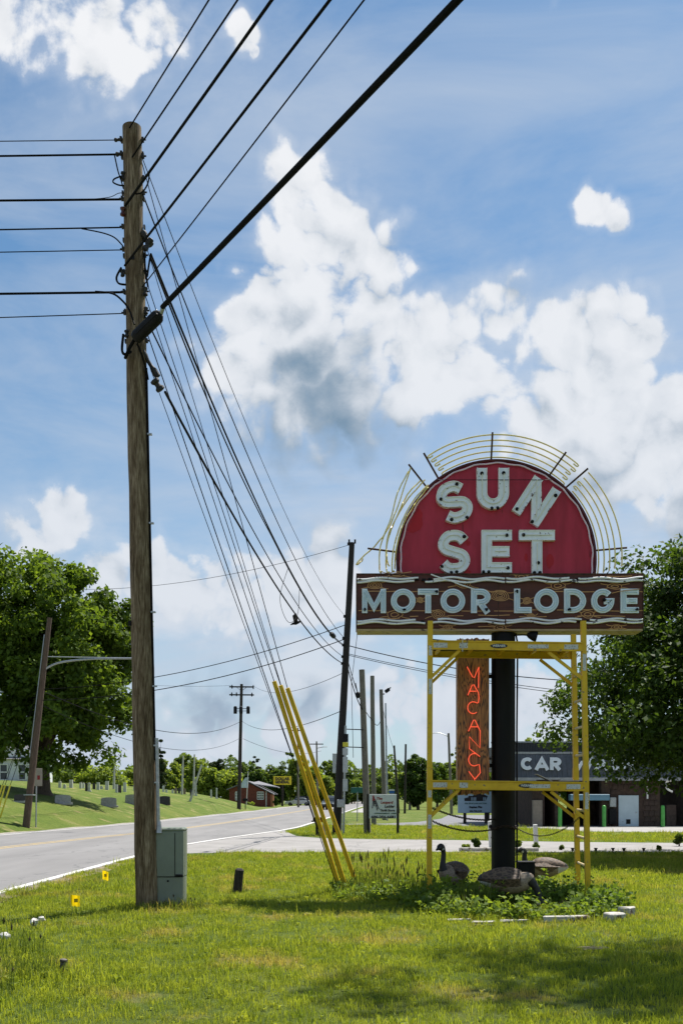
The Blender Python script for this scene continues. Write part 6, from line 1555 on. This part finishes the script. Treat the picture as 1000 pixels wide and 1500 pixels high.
def grass_clump(cx, cy, n, spread, hmin, hmax, label, heads=0.0, wd=.010, lean=.35, seed=0):
    rnd = random.Random(seed); loc = Vector((cx, cy, 0)); o = thing('grass_clump', loc, label, 'grass', None); m = MB(); s = MB()
    for i in range(n):
        a = rnd.uniform(0, 6.283); r = spread * math.sqrt(rnd.random()); x, y = r * math.cos(a), r * math.sin(a); h = rnd.uniform(hmin, hmax); la = rnd.uniform(0, 6.283); l = rnd.random() * lean * h
        lx, ly = math.cos(la) * l, math.sin(la) * l; wa = rnd.uniform(0, 3.14); wx, wy = math.cos(wa) * wd / 2, math.sin(wa) * wd / 2
        m.add([(x - wx, y - wy, -.01), (x + wx, y + wy, -.01), (x + lx * .3 + wx, y + ly * .3 + wy, h * .55), (x + lx * .3 - wx, y + ly * .3 - wy, h * .55), (x + lx, y + ly, h)], [(0, 1, 2, 3), (3, 2, 4)])
        if rnd.random() < heads: s.tube([(x + lx * .9, y + ly * .9, h * .92), (x + lx * 1.05, y + ly * 1.05, h * 1.06), (x + lx * 1.1, y + ly * 1.1, h * 1.17)], [.004, .011, .003], 5)
    m.build('blades', tall_m, o, fix=False)
    if heads: tag(s.build('seed_heads', seed_m, o), kind='stuff')
grass_clump(.10, 15.35, 420, .26, .10, .30, 'dark unmown tuft around the guy anchor', seed=1)
grass_clump(.52, 15.5, 240, .38, .20, .62, 'tall seeding grass between the guy anchor and the scaffold', .16, .007, .2, 2)
grass_clump(.86, 15.1, 300, .36, .12, .40, 'unmown green grass left of the scaffold foot', .06, .009, .4, 3)
grass_clump(1.12, 15.6, 220, .40, .15, .5, 'loose tall weeds behind the scaffold foot', .12, .008, .3, 31)
grass_clump(.28, 14.7, 260, .42, .08, .26, 'dark ragged grass between the guards and the sign bed', .03, .008, .5, 32)
grass_clump(1.78, 13.5, 240, .26, .16, .40, 'blade-leaved clump in front of the upright goose', 0, .018, .35, 4)
grass_clump(1.35, 13.9, 220, .28, .10, .30, 'grass clump at the foot of the scaffold upright', 0, .010, .45, 5)
grass_clump(3.0, 14.2, 150, .35, .10, .28, 'grass clump between the pecking goose and the ladder end', .05, .009, .4, 6)
grass_clump(3.55, 14.0, 180, .32, .10, .36, 'grass clump at the foot of the ladder end', .04, .009, .45, 7)
grass_clump(2.75, 12.75, 90, .34, .06, .20, 'thin grass in front of the pecking goose', .05, .007, .5, 33)
grass_clump(1.55, 12.9, 140, .34, .08, .30, 'ragged grass at the sunlit front of the bed', .05, .008, .5, 34)
grass_clump(2.2, 14.6, 160, .35, .08, .22, 'low grass clump at the foot of the black post', 0, .009, .45, 8)
grass_clump(-2.62, 8.35, 260, .26, .07, .20, 'dark tuft around the short iron stake', 0, .007, .5, 9)
grass_clump(-3.3, 9.4, 300, .5, .08, .30, 'rough unmown grass at the road verge near the white stones', .04, .007, .5, 10)
grass_clump(-2.9, 7.6, 240, .42, .08, .30, 'rough unmown grass at the road verge near the iron stake', .05, .007, .5, 11)
grass_clump(-2.40, 13.25, 200, .30, .06, .16, 'grass left long round the foot of the timber pole', 0, .007, .5, 12)
grass_clump(-1.61, 15.75, 90, .14, .06, .16, 'long grass at the foot of the short wooden stub', 0, .007, .5, 13)
grass_clump(-2.05, 13.35, 150, .22, .06, .20, 'long grass in front of the grey-green box', .03, .007, .5, 14)

# ------------------------------------------------------------------ geese decoys round the post
def goose_mats():
    def feather(name, c1, c2):
        m = bpy.data.materials.new(name); m.use_nodes = True; nt = m.node_tree; L = nt.links; b = nt.nodes['Principled BSDF']; b.inputs['Roughness'].default_value = .7
        tc = mk(nt, 'ShaderNodeTexCoord'); mp = mk(nt, 'ShaderNodeMapping'); mp.inputs['Scale'].default_value = (1, 1.1, 1.9); L.new(tc.outputs['Object'], mp.inputs[0])
        v = mk(nt, 'ShaderNodeTexVoronoi', feature='DISTANCE_TO_EDGE'); v.inputs['Scale'].default_value = 15; L.new(mp.outputs[0], v.inputs[0])
        r = mk(nt, 'ShaderNodeValToRGB'); e = r.color_ramp.elements; e[0].position = .02; e[0].color = (*c1, 1); e[1].position = .16; e[1].color = (*c2, 1); L.new(v.outputs['Distance'], r.inputs[0]); L.new(r.outputs[0], b.inputs['Base Color'])
        bp = mk(nt, 'ShaderNodeBump'); bp.inputs['Strength'].default_value = .4; bp.inputs['Distance'].default_value = .008; L.new(v.outputs['Distance'], bp.inputs['Height']); L.new(bp.outputs[0], b.inputs['Normal']); return m
    return [feather('goose_back', (.15, .098, .060), (.055, .034, .022)), feather('goose_breast', (.30, .235, .17), (.22, .165, .115)), M('goose_neck', (.016, .015, .015), (.026, .024, .022), 20, .55, .2), M('goose_rump', (.62, .60, .56), (.5, .48, .45), 9, .7), M('goose_bill', (.012, .012, .012), None, 9, .35)]
GM = goose_mats()
def goose(loc, rz, pose, label, s=1.0):
    """one continuous body from tail tip to bill; +x is forward"""
    o = thing('goose_decoy', loc, label, 'goose', 'goose decoys under the scaffold', rz)
    body = [(-.40, .315, .012), (-.37, .32, .045), (-.31, .325, .075), (-.22, .325, .112), (-.10, .32, .148), (.02, .31, .160), (.12, .305, .148), (.20, .31, .118), (.255, .33, .085)]
    if pose == 'up': neck = [(.285, .37, .058), (.295, .43, .043), (.285, .50, .036), (.275, .57, .033), (.285, .62, .034), (.315, .655, .043), (.355, .665, .047), (.395, .655, .034), (.425, .645, .020), (.465, .632, .012)]
    elif pose == 'peck': neck = [(.285, .315, .066), (.325, .275, .050), (.365, .22, .040), (.390, .16, .036), (.405, .105, .036), (.42, .072, .043), (.438, .045, .043), (.452, .022, .030), (.462, .005, .018), (.47, -.012, .010)]
    else: neck = [(.29, .36, .058), (.315, .42, .043), (.32, .48, .037), (.315, .53, .036), (.33, .565, .042), (.365, .575, .046), (.40, .565, .033), (.43, .555, .020), (.465, .545, .012)]
    prof = [(x * .9, z, r) for x, z, r in body + neck]; P_ = [Vector((x * s, 0, z * s)) for x, z, r in prof]; rr = [r * s for _, _, r in prof]
    P2 = [Vector(p) for p in catmull([tuple(p) + (r,) for p, r in zip(P_, rr)], 3) for p in [p[:3]]]; R2 = [p[3] for p in catmull([tuple(p) + (r,) for p, r in zip(P_, rr)], 3)]
    m = MB(); n = 16; m.tube(P2, R2, n, sq=(1.0, .92))
    nb = len(body); N = len(P2); ring_of = lambda i: i / 3.0; mi = []
    for i in range(N - 1):
        q = ring_of(i)
        for k_ in range(n):
            c = (m.v[i * n + k_][2] + m.v[(i + 1) * n + k_][2]) / 2 - P2[i].z; lowp = c < -.35 * R2[i]
            if q >= len(prof) - 3: z = 4
            elif q >= nb - .2: z = 2
            elif q < 1.6: z = 2 if not lowp else 3
            elif lowp and q < 3: z = 3
            elif lowp or q > nb - 2.4: z = 1
            else: z = 0
            mi.append(z)
    m.m = mi + [2, 4]
    bo = m.build('body', GM, o, smooth=70)
    hp = P_[-4 if pose != 'peck' else -5]
    for sy in (-1, 1):
        m = MB(); m.ball(hp + Vector((-.012, sy * .026, -.014)) * s, .030 * s, 8, 6, sc=(.75, .6, 1.0)); m.build('cheek_patch', GM[3], bo, smooth=True)
        m = MB(); m.ball(hp + Vector((.02, sy * .036, .012)) * s, .007 * s, 6, 5); m.build('eye', black, bo)
        # folded wing laid on the flank
        m = MB(); wv = []
        for i in range(9):
            t = i / 8; x = .145 - .50 * t; zc = .345 - .02 * t; hh = .085 * math.sin(math.pi * min(t * 1.15 + .12, 1)) + .006; bw = (.148 * (1 - max(t - .35, 0) * 1.25) + .014)
            wv.append([(x * s, sy * (bw * .62) * s, (zc + hh * .9) * s), (x * s, sy * (bw + .014) * s, zc * s), (x * s, sy * (bw * .86 + .008) * s, (zc - hh) * s)])
        vs = [p for r_ in wv for p in r_]; m.add(vs, [(i * 3 + j, i * 3 + j + 1, (i + 1) * 3 + j + 1, (i + 1) * 3 + j) for i in range(8) for j in range(2)]); m.build('wing', GM[0], bo, smooth=True)
        m = MB(); m.tube([Vector((-.02, sy * .06, .20)) * s, Vector((-.05, sy * .065, .10)) * s, Vector((-.02, sy * .065, .012)) * s], [.022 * s, .012 * s, .011 * s], 7)
        m.prism([Vector((-.03, sy * .065 - .012, .0)) * 1, Vector((.06, sy * .065 - .05, 0)), Vector((.075, sy * .065, 0)), Vector((.06, sy * .065 + .05, 0)), Vector((-.03, sy * .065 + .012, 0))], (0, 0, .012)); m.build('leg', GM[4], o)
    return o
g = P(664, 1300, 15.0); goose(Vector((g.x, 15.0, 0)), R(232), 'up', 'goose decoy standing upright with raised neck beside the scaffold upright', 1.15)
g = P(745, 1300, 13.75); goose(Vector((g.x - .03, 13.65, 0)), R(-14), 'peck', 'goose decoy pecking with lowered neck in front of the black post', 1.16)
g = P(796, 1300, 16.7); goose(Vector((g.x, 16.7, -.03)), R(176), 'mid', 'goose decoy behind the black post box, only its back and head showing', 1.12)
# black box at the post foot
c = P(767.5, 1290, 15.75); c.z = 0
m = MB(c); m.bevbox(Vector((c.x, 15.66, .33)), (.26, .22, .30), .012); bo = thing('ground_box', c, 'black metal box standing against the foot of the black sign post', 'box'); m.build('case', black, bo)
m = MB(c); m.box(Vector((c.x, 15.66, .10)), (.08, .08, .22)); m.build('stand', black, bo)
m = MB(c); m.bevbox(Vector((c.x, 15.655, .487)), (.275, .235, .02), .006); m.build('lid', black, bo)
c = P(712, 1306, 14.3); c.z = 0
m = MB(c); m.bevbox(Vector((c.x, 14.35, .06)), (.42, .26, .12), .015, Matrix.Rotation(.1, 3, 'Z')); tag(m.build('black_planter', black), 'low black block lying in the weeds left of the pecking goose', 'block')
# white edging of the bed
edge_m = M('edging_white', (.52, .50, .46), (.32, .30, .26), 9, .8, .5, spots=((.11, .08, .055), 7, .54))
for i, (px, py, L_, w_, h_, rz, lab) in enumerate(((672, 1350, .30, .05, .035, -.05, 'thin white edging strip half sunk in grass at the end of the bed'), (708, 1353, .30, .05, .035, .06, 'thin white edging strip with peeling paint in front of the weeds'), (752, 1352, .34, .06, .045, -.04, 'white edging strip in front of the pecking goose'),
                                     (829, 1350.5, .56, .10, .085, .04, 'long white edging block with rust stains at the front of the bed'), (899, 1349, .24, .15, .11, .5, 'tilted white edging stone at the ladder end of the bed'), (917, 1341, .20, .16, .12, .9, 'white edging stone turning the corner of the bed'))):
    c = P(px, py, 2187 / (py - 1168)); c.z = 0; m = MB(c); m.bevbox(Vector((c.x, c.y, h_ * .42)), (L_, w_, h_), .014, Matrix.Rotation(rz, 3, 'Z') @ Matrix.Rotation(.05 * (-1) ** i, 3, 'X'))
    for k_, v in enumerate(m.v): m.v[k_] = (v[0] + random.uniform(-.008, .008), v[1] + random.uniform(-.008, .008), v[2] + random.uniform(-.006, .006))
    tag(m.build('edging_stone', edge_m), lab, 'edging', 'white edging pieces of the bed')
c = P(708, 1357, 11.55); c.z = 0; m = MB(c); m.bevbox(Vector((c.x, c.y, .012)), (.24, .05, .03), .006); tag(m.build('wood_scrap', dark_wood), 'dark wet stick lying in front of the white edging', 'stick')
# wooden stub, iron stake, flags, white stones
c = P(349, 1308, 15.6); c.z = 0
m = MB(c); rot = Matrix.Rotation(R(6), 3, 'Y'); m.bevbox(Vector((c.x, 15.6, .18)), (.135, .13, .42), .03, rot); tag(m.build('wooden_stub', dark_wood), 'short dark wooden stub post on the lawn', 'post')
c = P(91, 1427, 8.45); c.z = 0
m = MB(c); m.lathe(c, [(.028, -.02), (.026, .10), (.032, .11), (.032, .125), (.02, .13)], 12, axis=(.12, 0, 1)); tag(m.build('iron_stake', M('stake_iron', (.13, .11, .10), (.05, .045, .04), 9, .7, .3)), 'short iron survey stake sticking out of the grass by the road', 'stake')
flag_m = leafmat('flag_yellow', (.85, .62, .01), (.80, .56, .01), .5)
for px, py, d, tw, lab in ((109, 1324, 13.3, .5, 'yellow marker flag in the grass, the one nearer the white stones'), (154, 1286, 16.9, -.4, 'yellow marker flag in the grass, the one nearer the timber pole')):
    c = P(px, py, d); c.z += .05; base = Vector((c.x, d, 0)); o = thing('marker_flag', base, lab, 'flag', 'yellow marker flags', tw)
    m = MB(); m.tube([(-.05, 0, 0), (-.055, 0, c.z + .08)], .003, 5); m.build('wire_stem', galv, o)
    m = MB(); z0 = max(c.z - .075, .02); q = .13
    vs = [(-.055 + q * i / 4, .012 * math.sin(i * 1.4), z0 + .15 * j - .02 * i / 4) for i in range(5) for j in range(2)]
    m.add(vs, [(2 * i, 2 * i + 2, 2 * i + 3, 2 * i + 1) for i in range(4)]); m.build('flag_sheet', flag_m, o)
    m = MB(); m.box((.02, -.014, z0 + .07), (.05, .002, .05)); m.build('print_mark', M('flag_print', (.55, .38, .01), None, 5, .6), o)
for px, py, s, lab in ((50, 1361, .05, 'larger crumpled white scrap in the grass by the road'), (62, 1355, .04, 'smaller crumpled white scrap in the grass by the road'), (8, 1382, .045, 'pale stone in the grass at the road edge')):
    c = P(px, py, 2187 / (py - 1168)); c.z = s * .7 + .045; m = MB(c); m.ball(c, s, 7, 5, sc=(1, .8, .8))
    for k_, v in enumerate(m.v): m.v[k_] = (v[0] + random.uniform(-.014, .014), v[1] + random.uniform(-.014, .014), v[2] + random.uniform(-.012, .012))
    tag(m.build('white_scrap', M('paper_white', (.70, .68, .64), (.5, .47, .42), 20, .8)), lab, 'litter')
c = P(862, 1397, 9.6); c.z = .01; m = MB(c)
for i in range(26): 
    a = random.uniform(-.3, .3); x = c.x + random.uniform(-.12, .12); y = c.y + random.uniform(-.05, .05); m.bar((x, y, .03 + random.random() * .03), (x + .09 * math.cos(a), y + .09 * math.sin(a), .03 + random.random() * .04), .004, .003)
tag(m.build('straw_wisp', M('straw', (.48, .40, .25), None, 8, .9)), 'small wisp of dry straw lying on the near lawn', 'straw')
# white posts, bed edging and path lights by the side road
for px, py, h_, lab in ((784, 1243, .70, 'short white post leaning slightly at the side road'), (718, 1243, .80, 'short white post half hidden by the black sign post')):
    c = P(px, py, 29.5); c.z = 0; m = MB(c); m.bevbox(c + Vector((0, 0, h_ / 2)), (.12, .12, h_), .012, Matrix.Rotation(R(-3), 3, 'Y')); tag(m.build('white_post', white_p), lab, 'post', 'short white posts')
c = P(730, 1247, 27.6); c.z = 0; m = MB(c)
m.bevbox(c + Vector((0, 0, .05)), (2.2, .12, .12), .02); tag(m.build('bed_kerb', edge_m), 'low white kerb of the small bed by the side road', 'edging')
for i, px in enumerate((838, 872, 897, 913, 942)):
    c = P(px, 1253, 25.9); c.z = 0; o = thing('path_light', c, 'small dark solar path light at the lawn edge by the side road', 'path light', 'solar path lights')
    m = MB(); m.tube([(0, 0, 0), (0, 0, .12)], .012, 6); m.build('stake', black, o); m = MB(); m.lathe((0, 0, .11), [(.03, 0), (.035, .05), (.055, .06), (.05, .075)], 10); m.build('lamp_head', black, o)
# dragging pigeons in flight
for px, py, d, s, lab in ((433, 913, 30, .16, 'small dark bird flying near the roadside cables'),):
    c = P(px, py, d); o = thing('bird', c, lab, 'bird'); m = MB(c)
    m.tube([c + Vector((-.16, 0, -.05)), c + Vector((-.08, 0, -.01)), c, c + Vector((.08, 0, .03)), c + Vector((.13, 0, .05)), c + Vector((.17, 0, .045))], [.01, .035, .05, .04, .028, .006], 8); bo = m.build('body', black, o, smooth=True)
    for sy in (-1, 1):
        m = MB(c); m.add([c + Vector((.06, sy * .03, .02)), c + Vector((-.05, sy * .03, .0)), c + Vector((-.09, sy * .16, .20)), c + Vector((.02, sy * .30, .26)), c + Vector((.06, sy * .18, .18))], [(0, 1, 2, 4), (4, 2, 3)]); m.build('wing', black, bo)
